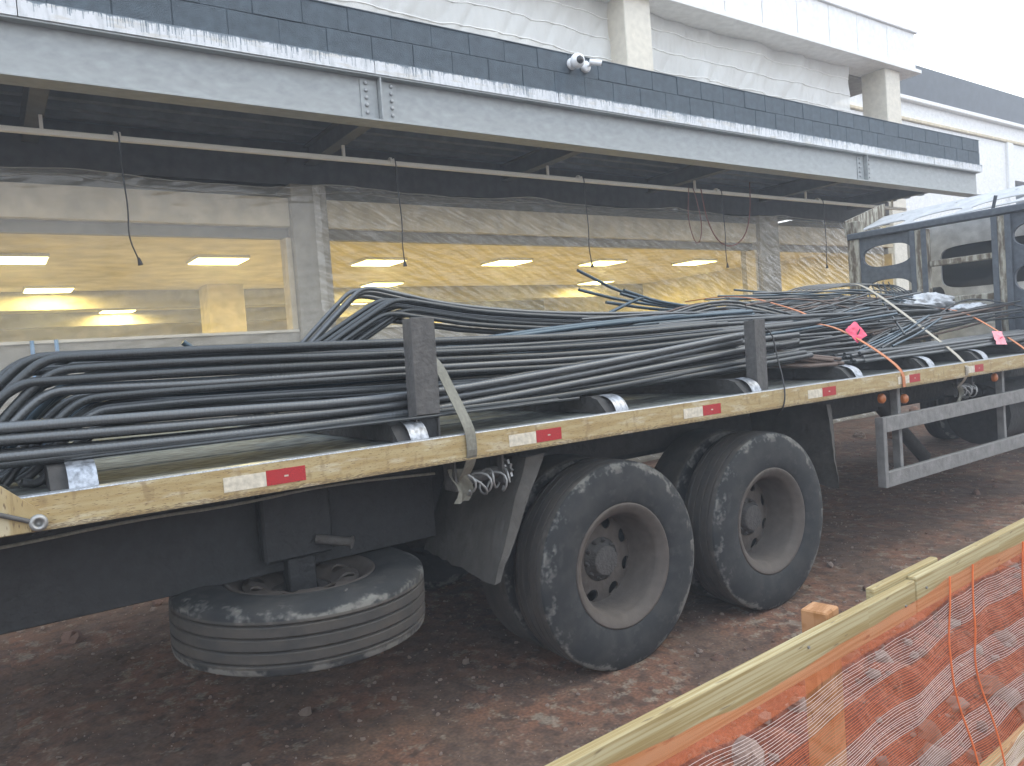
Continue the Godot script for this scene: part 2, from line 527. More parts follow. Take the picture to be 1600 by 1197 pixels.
# ---------------------------------------------------------------- the place
func _ready() -> void:
	rng.seed = 7
	var cam := Camera3D.new()
	cam.name = "camera"
	cam.fov = 53.56
	cam.near = 0.05
	cam.far = 600.0
	var yaw := deg_to_rad(55.19)
	var pitch := deg_to_rad(-2.34)
	var roll := deg_to_rad(-4.22)
	var fw := Vector3(cos(yaw) * cos(pitch), sin(pitch), -sin(yaw) * cos(pitch))
	var rt := fw.cross(Vector3.UP).normalized()
	var up := rt.cross(fw)
	cam.basis = Basis(rt * cos(roll) + up * sin(roll), -rt * sin(roll) + up * cos(roll), -fw)
	cam.position = Vector3(0, 1.64, 0)
	add_child(cam)
	cam.current = true

	var env := Environment.new()
	env.background_mode = Environment.BG_SKY
	var sm := ProceduralSkyMaterial.new()
	sm.sky_top_color = Color(0.86, 0.92, 1.0)
	sm.sky_horizon_color = Color(1.0, 0.99, 0.97)
	sm.sky_curve = 0.3
	sm.sky_energy_multiplier = 1.25
	sm.ground_bottom_color = Color(0.35, 0.3, 0.27)
	sm.ground_horizon_color = Color(0.6, 0.55, 0.5)
	env.sky = Sky.new()
	env.sky.sky_material = sm
	env.tonemap_mode = Environment.TONE_MAPPER_LINEAR
	env.tonemap_exposure = 1.8
	env.sdfgi_enabled = true
	env.ssao_enabled = true
	env.ssil_enabled = true
	env.fog_enabled = true
	env.fog_density = 0.007
	env.fog_light_color = Color(0.93, 0.96, 1.0)
	var we := WorldEnvironment.new()
	we.name = "environment"
	we.environment = env
	add_child(we)
	var sun := DirectionalLight3D.new()
	sun.name = "sun"
	sun.light_energy = 0.26
	sun.light_angular_distance = 14.0
	sun.light_color = Color(1.0, 0.96, 0.88)
	sun.shadow_enabled = true
	add_child(sun)
	sun.look_at_from_position(Vector3(7, 9, 3.5), Vector3.ZERO)

	materials()
	ground()
	building()
	far_building()
	hall()
	plastic_sheets()
	hanging_things()
	truck()
	stacked_bars()
	straps()
	fence()
	rocks()

# ---------------------------------------------------------------- ground
var relief := noise(0.35, 81, 4)
var lumps := noise(1.6, 82, 3)

func ground_height(x: float, z: float) -> float:
	var h := 0.03 * relief.get_noise_2d(x, z) + 0.014 * lumps.get_noise_2d(x, z)
	h += 0.10 * exp(-pow((z + 6.6) / 0.5, 2)) * ramp(lumps.get_noise_2d(x * 0.5, 4.0), -0.5, 0.3)   # spoil thrown up along the wall
	return h

func ground() -> void:
	var g := Geo.new()
	var xs := PackedFloat32Array([-250, -90, -40, -20, -10, -6])
	for i in 241:
		xs.append(-4.0 + i * 0.075)
	xs.append_array([15, 17, 20, 26, 40, 70, 130, 300])
	var zs := PackedFloat32Array([-300, -120, -60, -30, -16, -10])
	for i in 134:
		zs.append(-8.4 + i * 0.075)
	zs.append_array([2.5, 4, 8, 16, 40, 120, 250])
	g.sheet(xs.size() - 1, zs.size() - 1, func(u, w):
		var x: float = xs[roundi(u * (xs.size() - 1))]
		var z: float = zs[zs.size() - 1 - roundi(w * (zs.size() - 1))]
		var near := ramp(-absf(x - 5.0), -12.0, -8.0) * ramp(-absf(z + 3.0), -7.0, -5.0)
		return Vector3(x, ground_height(x, z) * near, z))
	struct("ground", g, M.earth)
	var b := Geo.new()   # loose red clay heaped between the track and the fence
	b.sheet(300, 60, func(u, w):
		var x: float = 0.6 + u * 9.0
		var z: float = -1.2 - w * 1.35
		return Vector3(x, bank_height(x, z), z))
	struct("soil_bank", b, M.clay)

func bank_height(x: float, z: float) -> float:
	var w := (-1.2 - z) / 1.35
	if w < 0.0:
		return -1.0
	var e := ramp(w, 0.0, 0.3) * ramp(-w, -1.0, -0.4) * ramp(x, 0.6, 1.4)
	return -0.05 + e * (0.30 + 0.10 * relief.get_noise_2d(x * 4.0, z * 4.0) + 0.09 * lumps.get_noise_2d(x * 3.0, z * 3.0) + 0.03 * lumps.get_noise_2d(x * 9.0, z * 9.0))

func rock_mesh(sd: int, m: Material) -> ArrayMesh:
	var g := Geo.new()
	var f := noise(0.9, sd, 2)
	var pts := []
	for j in 6:
		for i in 8:
			var a := TAU * i / 8.0 + 0.3 * j
			var b := PI * j / 5.0
			var d := Vector3(sin(b) * cos(a), cos(b), sin(b) * sin(a))
			pts.append(d * (0.5 + 0.28 * f.get_noise_3dv(d * 1.7)) * Vector3(1.0, 0.7, 0.8))
	for j in 5:
		for i in 8:
			var p: Vector3 = pts[j * 8 + i]
			var q: Vector3 = pts[j * 8 + (i + 1) % 8]
			var r: Vector3 = pts[(j + 1) * 8 + (i + 1) % 8]
			var s: Vector3 = pts[(j + 1) * 8 + i]
			if j > 0:
				g.tri(p, q, r, p + q + r)
			if j < 4:
				g.tri(p, r, s, p + r + s)
	return g.mesh(m)

func rocks() -> void:
	var kinds := []
	for k in 6:
		kinds.append(rock_mesh(90 + k, M.rock_pale if k % 2 == 0 else M.rock))
	var spots := []
	for k in 170:
		var x := rng.randf_range(1.4, 6.0)
		var z := rng.randf_range(-2.3, -1.3)
		spots.append([x, z, 0.03 + 0.075 * pow(rng.randf(), 2.0), 1])
	for k in 26:
		spots.append([rng.randf_range(-0.2, 1.9), rng.randf_range(-7.0, -5.4), rng.randf_range(0.04, 0.12), 0])
	for k in 12:
		spots.append([rng.randf_range(8.0, 13.5), rng.randf_range(-6.8, -5.6), rng.randf_range(0.08, 0.22), 0])
	for k in 34:
		spots.append([rng.randf_range(0.4, 9.0), rng.randf_range(-3.6, -2.2), rng.randf_range(0.025, 0.06), 2])
	for s in spots:
		var o := MeshInstance3D.new()
		o.mesh = kinds[rng.randi() % 6]
		o.name = numbered("rock")
		add_child(o)
		var y: float = maxf(ground_height(s[0], s[1]), bank_height(s[0], s[1]) if s[1] > -2.5 and s[0] > 0.6 else -1.0)
		o.position = Vector3(s[0], y + s[2] * 0.15, s[1])
		o.rotation = Vector3(rng.randf_range(-0.5, 0.5), rng.randf() * TAU, rng.randf_range(-0.5, 0.5))
		o.scale = Vector3.ONE * s[2] * rng.randf_range(0.9, 1.5)
		tag(o, ["broken stone lying on spoil between truck and building", "stone in the red clay behind the orange net", "small stone on the dirt track in front of the truck wheels"][s[3]], "rock", ["stones by the wall", "stones behind the net", "stones on the track"][s[3]])
	# pebbles and crumbs nobody could count
	for part_of in 2:
		var mm := MultiMesh.new()
		mm.transform_format = MultiMesh.TRANSFORM_3D
		mm.mesh = rock_mesh(99 + part_of, M.rock_pale if part_of == 0 else M.rock)
		mm.instance_count = 6000 if part_of == 0 else 7000
		for k in mm.instance_count:
			var x := rng.randf_range(-1.5, 10.0)
			var z := rng.randf_range(-7.1, -1.0)
			if part_of == 1 and k % 2 == 0:
				x = rng.randf_range(0.8, 7.0)
				z = rng.randf_range(-2.4, -1.0)
			var y: float = maxf(ground_height(x, z), bank_height(x, z) if z > -2.5 and x > 0.6 else -1.0)
			var s := 0.005 + 0.022 * pow(rng.randf(), 4.0)
			mm.set_instance_transform(k, Transform3D(Basis.from_euler(Vector3(rng.randf(), rng.randf() * TAU, rng.randf())).scaled(Vector3.ONE * s), Vector3(x, y + s * 0.1, z)))
		var o := MultiMeshInstance3D.new()
		o.multimesh = mm
		o.name = numbered("pebbles")
		add_child(o)
		tag(o, ["pale pebbles and crumbs scattered over the dirt", "reddish clods and crumbs scattered over the dirt"][part_of], "pebbles")
		o.set_meta("kind", "stuff")

# ---------------------------------------------------------------- building
func building() -> void:
	var b := base("commercial_building", Vector3(3, 0, -8), "unfinished building with grey steel canopy, dark block parapet and sheeted openings", "building")
	var at := -b.position
	var xf := Transform3D(Basis(), at)
	var L := -6.0
	var R := 14.17
	# canopy edge beam: flanges and web, splices with bolts
	var w := Geo.new()
	w.span(Vector3(L, 3.726, -6.085) + at, Vector3(R, 4.089, -6.075) + at)
	var web := part(b, "canopy_beam", w, M.paint_grey)
	var fl := Geo.new()
	fl.span(Vector3(L, 3.71, -6.2) + at, Vector3(R, 3.726, -6.0) + at, 0.002)
	part(web, "bottom_flange", fl, M.paint_grey)
	fl = Geo.new()
	fl.span(Vector3(L, 4.089, -6.2) + at, Vector3(R, 4.105, -6.0) + at, 0.002)
	part(web, "top_flange", fl, M.paint_grey)
	for x in [3.03, 10.68]:
		var s := Geo.new()
		s.span(Vector3(x - 0.008, 3.727, -6.07) + at, Vector3(x + 0.008, 4.088, -6.004) + at, 0.002)
		part(web, "stiffener", s, M.paint_grey)
		for e in [-1, 1]:
			s = Geo.new()
			s.span(Vector3(x + e * 0.012, 3.74, -6.0745) + at, Vector3(x + e * 0.17, 4.075, -6.064) + at, 0.002)
			part(web, "splice_plate", s, M.paint_grey)
			for k in 5:
				s = Geo.new()
				s.lathe(PackedVector2Array([Vector2(0.017, 0), Vector2(0.017, 0.012), Vector2(0.012, 0.017), Vector2(0.0, 0.018)]), 8, Transform3D(Basis(Vector3.RIGHT, PI / 2), Vector3(x + e * 0.12, 3.79 + k * 0.063, -6.064) + at))
				part(web, "bolt", s, M.bolt)
	# slab edge with paint runs, laid in panels
	var x0 := L
	for x1 in [-2.4, 0.4, 2.98, 5.0, 7.9, 10.3, 12.6, R + 0.06]:
		var g := Geo.new()
		var f := Vector3(x1 - 0.006, 4.222, -6.0 + rng.randf_range(0.004, 0.012))
		var o := Vector3(x0, 4.106, f.z)
		var u0: float = (x0 - L) / 10.0
		var u1: float = (x1 - L) / 10.0
		g.quad(Vector3(o.x, f.y, f.z) + at, Vector3(f.x, f.y, f.z) + at, Vector3(f.x, o.y, f.z) + at, o + at, Vector3.BACK, Rect2(u0, 0, u1 - u0, 1))
		g.quad(o + at, Vector3(f.x, o.y, f.z) + at, Vector3(f.x, o.y, -6.3) + at, Vector3(o.x, o.y, -6.3) + at, Vector3.DOWN, Rect2(u0, 0.9, u1 - u0, 0.05))
		g.quad(Vector3(o.x, f.y, f.z) + at, Vector3(f.x, f.y, f.z) + at, Vector3(f.x, f.y, -6.3) + at, Vector3(o.x, f.y, -6.3) + at, Vector3.UP, Rect2(u0, 0.9, u1 - u0, 0.05))
		g.quad(Vector3(f.x, f.y, f.z) + at, Vector3(f.x, o.y, f.z) + at, Vector3(f.x, o.y, -6.3) + at, Vector3(f.x, f.y, -6.3) + at, Vector3.RIGHT, Rect2(u1, 0.5, 0.01, 0.4))
		part(b, "slab_edge", g, M.slab)
		x0 = x1
	# parapet of painted blocks
	var core := Geo.new()
	core.span(Vector3(L, 4.224, -6.17) + at, Vector3(R - 0.01, 4.63, -6.013) + at)
	var para := part(b, "parapet", core, M.block)
	var bm := []
	for k in 4:
		var g := Geo.new()
		g.box(Vector3.ZERO, Vector3(0.3955, 0.2005, 0.18), 0.003 + 0.001 * k)
		bm.append(g.mesh(M.block))
	for row in 2:
		var x := R - 0.2 - 0.2 * row
		if row == 1:
			var g := Geo.new()
			g.box(Vector3.ZERO, Vector3(0.192, 0.196, 0.18), 0.006)
			put(para, "block", g.mesh(M.block), Transform3D(Basis(), Vector3(R - 0.1, 4.224 + 0.1 + 0.203 * row, -6.095) + at))
		while x > -1.5:
			put(para, "block", bm[rng.randi() % 4], Transform3D(Basis.from_euler(Vector3(rng.randf_range(-0.008, 0.008), rng.randf_range(-0.006, 0.006), rng.randf_range(-0.003, 0.003))), Vector3(x, 4.224 + 0.1 + 0.203 * row + rng.randf_range(-0.002, 0.002), -6.095 + rng.randf_range(-0.004, 0.004)) + at))
			x -= 0.4
	var cope := Geo.new()
	cope.span(Vector3(L, 4.629, -6.19) + at, Vector3(R, 4.637, -6.0) + at)
	part(para, "coping", cope, M.block)
	# steel deck under the slab, joists carrying it
	var dk := Geo.new()
	var z := -6.2
	while z > -7.75:
		var p := [Vector2(z, 3.91), Vector2(z - 0.08, 3.91), Vector2(z - 0.1, 3.99), Vector2(z - 0.23, 3.99), Vector2(z - 0.25, 3.91)]
		for k in 4:
			dk.quad(Vector3(L, p[k].y, p[k].x) + at, Vector3(R, p[k].y, p[k].x) + at, Vector3(R, p[k + 1].y, p[k + 1].x) + at, Vector3(L, p[k + 1].y, p[k + 1].x) + at, Vector3.DOWN)
		z -= 0.25
	part(b, "steel_deck", dk, M.galv)
	var top := Geo.new()
	top.span(Vector3(L, 4.0, -9.2) + at, Vector3(R, 4.2, -6.2) + at)
	part(b, "floor_slab", top, M.concrete)
	for x in [-1.95, 0.5, 2.95, 5.4, 7.85, 10.3, 12.75]:
		var j := Geo.new()
		j.span(Vector3(x - 0.004, 3.73, -7.6) + at, Vector3(x + 0.004, 3.89, -6.09) + at)
		var jo := part(b, "joist", j, M.joist)
		for y in [3.718, 3.898]:
			j = Geo.new()
			j.span(Vector3(x - 0.06, y - 0.006, -7.6) + at, Vector3(x + 0.06, y + 0.004, -6.21) + at)
			part(jo, "joist_flange", j, M.joist)
	var ib := Geo.new()
	ib.span(Vector3(L, 3.5, -7.74) + at, Vector3(R, 3.92, -7.605) + at)
	part(b, "inner_beam", ib, M.joist)
	# ground-floor wall with wide openings
	for c in [[-5.3, -4.9], [2.68, 3.06], [10.14, 10.62]]:
		var g := Geo.new()
		g.span(Vector3(c[0], 0, -7.9) + at, Vector3(c[1], 3.49, -7.5) + at, 0.01)
		part(b, "column", g, M.concrete)
	for bay in [[-4.9, 2.68], [3.06, 10.14], [10.62, R]]:
		var g := Geo.new()
		g.span(Vector3(bay[0], -0.2, -7.75) + at, Vector3(bay[1], 2.0, -7.58) + at)
		part(b, "sill_wall", g, M.concrete)
		g = Geo.new()
		g.span(Vector3(bay[0], 2.002, -7.77) + at, Vector3(bay[1] - 0.002, 2.03, -7.55) + at, 0.004)
		part(b, "window_sill", g, M.column)
		g = Geo.new()
		g.span(Vector3(bay[0], 3.07, -7.75) + at, Vector3(bay[1], 3.36, -7.57) + at, 0.005)
		part(b, "lintel", g, M.cream)
		g = Geo.new()
		g.span(Vector3(bay[0], 2.96, -7.75) + at, Vector3(bay[1], 3.068, -7.66) + at)
		part(b, "lintel_channel", g, M.channel)
		g = Geo.new()
		g.span(Vector3(bay[1] - 0.06, 2.032, -7.75) + at, Vector3(bay[1] - 0.002, 2.958, -7.57) + at, 0.004)
		part(b, "window_jamb", g, M.cream)
	# upper storey set back behind the parapet
	for x in [1.35, 9.0, 16.65]:
		var g := Geo.new()
		g.span(Vector3(x - 0.29, 4.2 if x < 14 else 0.0, -9.25) + at, Vector3(x + 0.29, 7.12, -8.7) + at, 0.012)
		part(b, "upper_column", g, M.column)
	var fa := Geo.new()
	fa.span(Vector3(L, 7.12, -9.3) + at, Vector3(17.6, 7.2, -8.55) + at, 0.006)
	part(b, "fascia_lip", fa, M.white)
	x0 = L
	for x1 in [-2.9, -1.0, 0.9, 2.9, 4.9, 6.9, 8.9, 10.05, 11.1, 12.14, 13.2, 14.25, 15.25, 16.4, 17.56]:
		var g := Geo.new()
		g.span(Vector3(x0 + 0.008, 7.205, -9.3) + at, Vector3(x1 - 0.008, 8.02, -8.65) + at, 0.01)
		part(b, "fascia_panel", g, M.white)
		x0 = x1
	var cap := Geo.new()
	cap.span(Vector3(L, 8.021, -9.3) + at, Vector3(17.62, 8.07, -8.6) + at, 0.006)
	part(b, "fascia_cap", cap, M.white)
	var rb := Geo.new()
	rb.span(Vector3(L, 7.1, -14.0) + at, Vector3(17.5, 7.4, -9.31) + at)
	part(b, "roof", rb, M.concrete)
	var bw := Geo.new()
	bw.span(Vector3(L, 4.2, -13.2) + at, Vector3(15.4, 7.09, -13.0) + at)
	part(b, "upper_back_wall", bw, M.column)
	var uf := Geo.new()
	uf.span(Vector3(L, 3.99, -22.0) + at, Vector3(R, 4.19, -9.21) + at)
	part(b, "upper_floor", uf, M.concrete)

func far_building() -> void:
	var b := base("white_building", Vector3(32, 0, -13), "far white building with dark roof cladding beyond the canopy end", "building")
	var at := -b.position
	var g := Geo.new()
	g.span(Vector3(20, 0, -13.6) + at, Vector3(33.1, 8.3, -13.1) + at)
	part(b, "wall", g, M.white)
	g = Geo.new()
	g.span(Vector3(33.6, 6.9, -13.6) + at, Vector3(60, 8.3, -13.1) + at)
	part(b, "wall", g, M.white)
	g = Geo.new()
	g.span(Vector3(33.6, 0, -13.7) + at, Vector3(60, 6.89, -13.5) + at)
	part(b, "shutter", g, M.cladding)
	g = Geo.new()
	g.span(Vector3(33.1, 0, -13.6) + at, Vector3(33.6, 8.3, -13.0) + at, 0.02)
	part(b, "pilaster", g, M.white)
	for x in [24.2, 37.0]:
		g = Geo.new()
		g.span(Vector3(x, 6.9 if x > 33 else 0.0, -13.098) + at, Vector3(x + 0.4, 8.3, -12.95) + at, 0.02)
		part(b, "pilaster", g, M.white)
	g = Geo.new()
	g.span(Vector3(20, 8.31, -13.6) + at, Vector3(60, 8.42, -13.02) + at, 0.02)
	part(b, "string_course", g, M.cream)
	g = Geo.new()
	g.span(Vector3(20, 8.43, -13.6) + at, Vector3(60, 8.95, -13.12) + at)
	part(b, "band", g, M.white)
	g = Geo.new()
	g.span(Vector3(20, 8.96, -13.7) + at, Vector3(60, 9.1, -12.95) + at, 0.02)
	part(b, "cornice", g, M.white)
	g = Geo.new()
	g.span(Vector3(20, 9.11, -20) + at, Vector3(60, 10.4, -13.3) + at)
	part(b, "roof_cladding", g, M.cladding)

func hall() -> void:
	var f := Geo.new()
	f.span(Vector3(-6, 0.0, -22), Vector3(14.1, 0.1, -7.76))
	struct("hall_floor", f, M.concrete)
	f = Geo.new()
	f.span(Vector3(-6, 3.14, -22), Vector3(14.1, 3.3, -7.76))
	struct("hall_ceiling", f, M.inner)
	f = Geo.new()
	f.span(Vector3(-6, 0.1, -22.2), Vector3(14.1, 3.9, -22.0))
	struct("hall_back_wall", f, M.inner)
	for x in [-6.2, 14.11]:
		f = Geo.new()
		f.span(Vector3(x, 0.0, -22.2), Vector3(x + 0.2, 3.95, -7.76))
		struct("hall_side_wall", f, M.inner)
	for z in [-14.2, -18.4]:
		f = Geo.new()
		f.span(Vector3(-6, 2.84, z - 0.12), Vector3(14.1, 3.138, z + 0.12), 0.01)
		struct("hall_ceiling_beam", f, M.concrete)
	for p in [[3.5, -13.6], [9.0, -16.4]]:
		f = Geo.new()
		f.span(Vector3(p[0] - 0.3, 0.1, p[1] - 0.3), Vector3(p[0] + 0.3, 3.138, p[1] + 0.3), 0.01)
		struct("hall_column", f, M.cream)
	var lamps := [[0.42, -10.35, 0], [2.65, -10.3, 0], [4.95, -10.35, 0], [7.2, -10.25, 0], [9.25, -10.2, 0], [11.5, -10.05, 0], [0.95, -13.6, 1], [6.4, -13.3, 1], [9.5, -14.6, 1], [11.9, -13.4, 1], [2.46, -17.9, 2], [7.6, -17.3, 2]]
	for i in lamps.size():
		var k: Array = lamps[i]
		var o := base("ceiling_lamp", Vector3(k[0], 3.1, k[1]), [["leftmost", "second", "third", "fourth", "fifth", "sixth"][i % 6] + " glowing square lamp from the left in the front ceiling row", "blurred lamp glowing in the middle row of the lit hall", "faint lamp glowing deep in the lit hall"][k[2]], "lamp", "lamps in the lit hall")
		var h := Geo.new()
		h.span(Vector3(-0.33, 0.0, -0.3), Vector3(0.33, 0.038, 0.3), 0.004)
		part(o, "housing", h, M.white)
		var d := Geo.new()
		d.span(Vector3(-0.31, -0.008, -0.28), Vector3(0.31, -0.001, 0.28))
		part(o, "diffuser", d, M.lamp)
		var l := AreaLight3D.new()
		l.name = "light"
		l.area_size = Vector2(0.6, 0.54)
		l.light_color = Color(1.0, 0.9, 0.53)
		l.light_energy = 8.5
		l.area_range = 25.0
		l.area_attenuation = 2.0
		l.shadow_enabled = true
		o.add_child(l)
		l.position = Vector3(0, -0.02, 0)
		l.rotation = Vector3(-PI / 2, 0, 0)
	var la := base("stepladder", Vector3(0.45, 0.1, -7.68), "pale blue ladder leaning behind the film at far left", "ladder")
	for x in [-0.1, 0.12]:
		var g := Geo.new()
		g.tube(PackedVector3Array([Vector3(x, 0, 0.25), Vector3(x * 0.8, 1.93, 0.13)]), 0.018, 6)
		part(la, "rail", g, M.ladder)
	for k in 6:
		var g := Geo.new()
		g.span(Vector3(-0.09, 0.25 + k * 0.28, 0.215 - k * 0.017), Vector3(0.11, 0.28 + k * 0.28, 0.245 - k * 0.017))
		part(la, "rung", g, M.wire)

func plastic_sheets() -> void:
	var a := noise(0.5, 101, 3)
	var s := noise(1.0, 102, 2)
	for k in 2:
		var x0: float = [-4.5, 2.86][k]
		var x1: float = [2.95, 13.4][k]
		var wr: float = [0.002, 0.02][k]
		var g := Geo.new()
		var tilt: float = [0.2, -0.42][k]
		var h := func(x: float, y: float) -> float:
			var u := x * cos(tilt) + y * sin(tilt)
			var w := -x * sin(tilt) + y * cos(tilt)
			var fold := pow(1.0 - absf(s.get_noise_2d(u * 0.8, w * 6.0)), 4.0)
			var fine := pow(1.0 - absf(s.get_noise_2d(u * 1.8 + 40, w * 13.0)), 4.0)
			return 0.04 * a.get_noise_2d(x, y * 0.6 + k * 30) + wr * fold + wr * 0.5 * fine + 0.004 * s.get_noise_2d(x * 5.0, y * 0.5) * ramp(y, 2.9, 3.4)
		g.sheet(260 if k == 0 else 520, 230, func(u, w):
			var x: float = lerpf(x0, x1, u)
			var top := 3.47 - 0.06 * absf(sin((x - 0.7) * 1.28)) - 0.02 * a.get_noise_2d(x * 3.0, 9.0)
			var y: float = lerpf(0.08, top, w)
			return Vector3(x, y, -7.4 + 0.05 * k + h.call(x, y)))
		var o := base("plastic_film", Vector3((x0 + x1) * 0.5, 0.08, -7.4), ["smooth clear plastic film over the left lit opening, up to the pillar", "creased clear plastic film over the long lit opening right of the pillar"][k], "plastic film", "films over the ground-floor openings")
		for i in g.v.size():
			g.v[i] -= o.position
		part(o, "film", g, M.film)
		for j in 2:
			var p := PackedVector3Array()
			for i in 121:
				var x: float = lerpf(x0, x1, i / 120.0)
				var y := 3.47 - 0.06 * absf(sin((x - 0.7) * 1.28)) - 0.02 * a.get_noise_2d(x * 3.0, 9.0) - j * (0.07 + 0.05 * a.get_noise_2d(x * 1.5, 60.0))
				p.append(Vector3(x, y, -7.39 + 0.05 * k + h.call(x, y)) - o.position)
			var e := Geo.new()
			e.tube(p, 0.005 - 0.0015 * j, 5, false)
			part(o, "rolled_edge", e, M.edge_film)
	# white woven sheeting on the upper storey, with its weft bands
	for k in 2:
		var x0: float = [1.7, 9.2][k]
		var x1: float = [9.15, 15.55][k]
		var h := func(x: float, y: float) -> float:
			return 0.12 * a.get_noise_2d(x * 1.2 + 70, y * 0.8) + 0.07 * absf(s.get_noise_2d(x * 1.3 - y * 0.9, y * 0.3 + 20.0)) + 0.008 * s.get_noise_2d(x * 9.0, y * 1.5)
		var g := Geo.new()
		g.sheet(240, 80, func(u, w):
			var x: float = lerpf(x0, x1, u)
			var y: float = lerpf(4.3, 7.11, w)
			return Vector3(x, y, -9.05 - 0.04 * k + h.call(x, y)))
		var o := base("white_sheeting", Vector3((x0 + x1) * 0.5, 4.3, -9.05), ["white plastic sheeting on the upper floor left of the cream column", "white plastic sheeting on the upper floor right of the cream column"][k], "plastic sheet", "sheets on the upper floor")
		for i in g.v.size():
			g.v[i] -= o.position
		part(o, "sheet", g, M.sheeting)
		for j in 8:
			var t := Geo.new()
			var p := PackedVector3Array()
			for i in 81:
				var x: float = lerpf(x0, x1, i / 80.0)
				var y: float = 4.5 + j * 0.34 + 0.035 * a.get_noise_2d(x * 2.0, j * 9.0)
				p.append(Vector3(x, y, -9.05 - 0.04 * k + h.call(x, y) + 0.006) - o.position)
			t.tube(p, 0.009, 5, false)
			part(o, "band", t, M.band)

func hanging_things() -> void:
	var p := base("conduit", Vector3(0, 3.58, -6.8), "thin cream conduit running under the canopy above the film", "conduit")
	var g := Geo.new()
	g.span(Vector3(-5, -0.022, -0.022), Vector3(13.2, 0.022, 0.022), 0.006)
	part(p, "pipe", g, M.conduit)
	for x in [0.5, 2.95, 5.4, 7.85, 10.3, 12.75]:
		g = Geo.new()
		g.span(Vector3(x + 0.02, 0.023, -0.012), Vector3(x + 0.045, 0.13, 0.012))
		part(p, "hanger", g, M.conduit)
	var which := ["leftmost of the five black cables hanging from the conduit", "second black cable from the left hanging from the conduit", "middle black cable hanging from the conduit over the bar pile", "black cable hanging from the conduit beside the red hose loops", "black cable hanging from the conduit nearest the truck headboard"]
	for i in 5:
		var x: float = [1.05, 3.48, 5.89, 8.31, 10.64][i]
		var c := base("hanging_cable", Vector3(x, 3.6, -6.74), which[i], "cable", "cables hanging from the conduit")
		g = Geo.new()
		var sway: float = [0.06, 0.01, 0.03, 0.02, 0.0][i]
		g.tube(soft(PackedVector3Array([Vector3(0, 0.02, -0.05), Vector3(0, 0.03, 0.03), Vector3(0, -0.3, 0.03), Vector3(0.02, -0.6, 0.03), Vector3(0.0, -0.82, 0.03), Vector3(sway, -1.0, 0.03)])), 0.006, 6)
		part(c, "wire", g, M.cable)
		g = Geo.new()
		g.tube(PackedVector3Array([Vector3(sway, -0.985, 0.03), Vector3(sway * 1.2, -1.045, 0.03)]), 0.009, 8, true, 0.021)
		part(c, "socket", g, M.cable)
		g = Geo.new()
		g.tube(PackedVector3Array([Vector3(-0.025, 0.0, -0.06), Vector3(0.025, 0.0, -0.06)]), 0.036, 10)
		part(c, "clamp", g, M.conduit)
	g = Geo.new()
	g.tube(soft(PackedVector3Array([Vector3(7.94, 3.6, -6.75), Vector3(8.0, 3.2, -6.74), Vector3(8.2, 2.9, -6.74), Vector3(8.5, 2.83, -6.74), Vector3(8.8, 3.0, -6.74), Vector3(8.93, 3.35, -6.74), Vector3(8.96, 3.75, -6.75)]), 3), 0.008, 6)
	single("hose_loop", g, M.cable_red, Vector3(8.45, 3.6, -6.75), "wide loop of dark red hose hanging under the canopy", "hose")
	g = Geo.new()
	g.tube(soft(PackedVector3Array([Vector3(7.72, 3.6, -6.76), Vector3(7.66, 3.2, -6.76), Vector3(7.76, 2.9, -6.76), Vector3(7.86, 2.87, -6.76), Vector3(7.94, 3.1, -6.76), Vector3(7.86, 3.45, -6.76), Vector3(7.8, 3.6, -6.76)]), 3), 0.006, 6)
	single("hose_loop", g, M.cable_red, Vector3(7.8, 3.6, -6.76), "narrow loop of dark red hose hanging left of the wide loop", "hose")
	# security cameras on the parapet
	for i in 2:
		var c := base("security_camera", Vector3([5.2, 5.38][i], [4.53, 4.525][i], -6.0), ["white round security camera with black eye on the dark parapet", "white bullet security camera right of the round one on the parapet"][i], "camera")
		g = Geo.new()
		g.lathe(PackedVector2Array([Vector2(0.058, 0.0), Vector2(0.058, 0.03), Vector2(0.04, 0.045), Vector2(0.0, 0.047)]), 16, Transform3D(Basis(Vector3.RIGHT, PI / 2), Vector3.ZERO))
		part(c, "mount", g, M.plastic)
		g = Geo.new()
		if i == 0:
			var ball := PackedVector2Array()
			for k in 11:
				ball.append(Vector2(0.075 * sin(PI * k / 10.0), -0.075 * cos(PI * k / 10.0)))
			g.lathe(ball, 18, Transform3D(Basis(), Vector3(0, 0, 0.1)))
			part(c, "housing", g, M.plastic)
			g = Geo.new()
			g.lathe(PackedVector2Array([Vector2(0.042, 0.05), Vector2(0.04, 0.066), Vector2(0.02, 0.078), Vector2(0.0, 0.08)]), 16, Transform3D(Basis.from_euler(Vector3(PI / 2 + 0.15, -0.25, 0)), Vector3(0, 0, 0.1)))
			part(c, "lens", g, M.dark_plastic)
		else:
			g.tube(PackedVector3Array([Vector3(0.0, 0, 0.03), Vector3(0.03, 0.01, 0.09)]), 0.016, 8)
			part(c, "arm", g, M.plastic)
			g = Geo.new()
			g.tube(PackedVector3Array([Vector3(0.0, 0.03, 0.08), Vector3(0.1, 0.005, 0.15)]), 0.03, 14)
			part(c, "housing", g, M.plastic)
			g = Geo.new()
			g.tube(PackedVector3Array([Vector3(0.099, 0.0053, 0.1493), Vector3(0.107, 0.003, 0.155)]), 0.025, 14)
			part(c, "lens", g, M.dark_plastic)

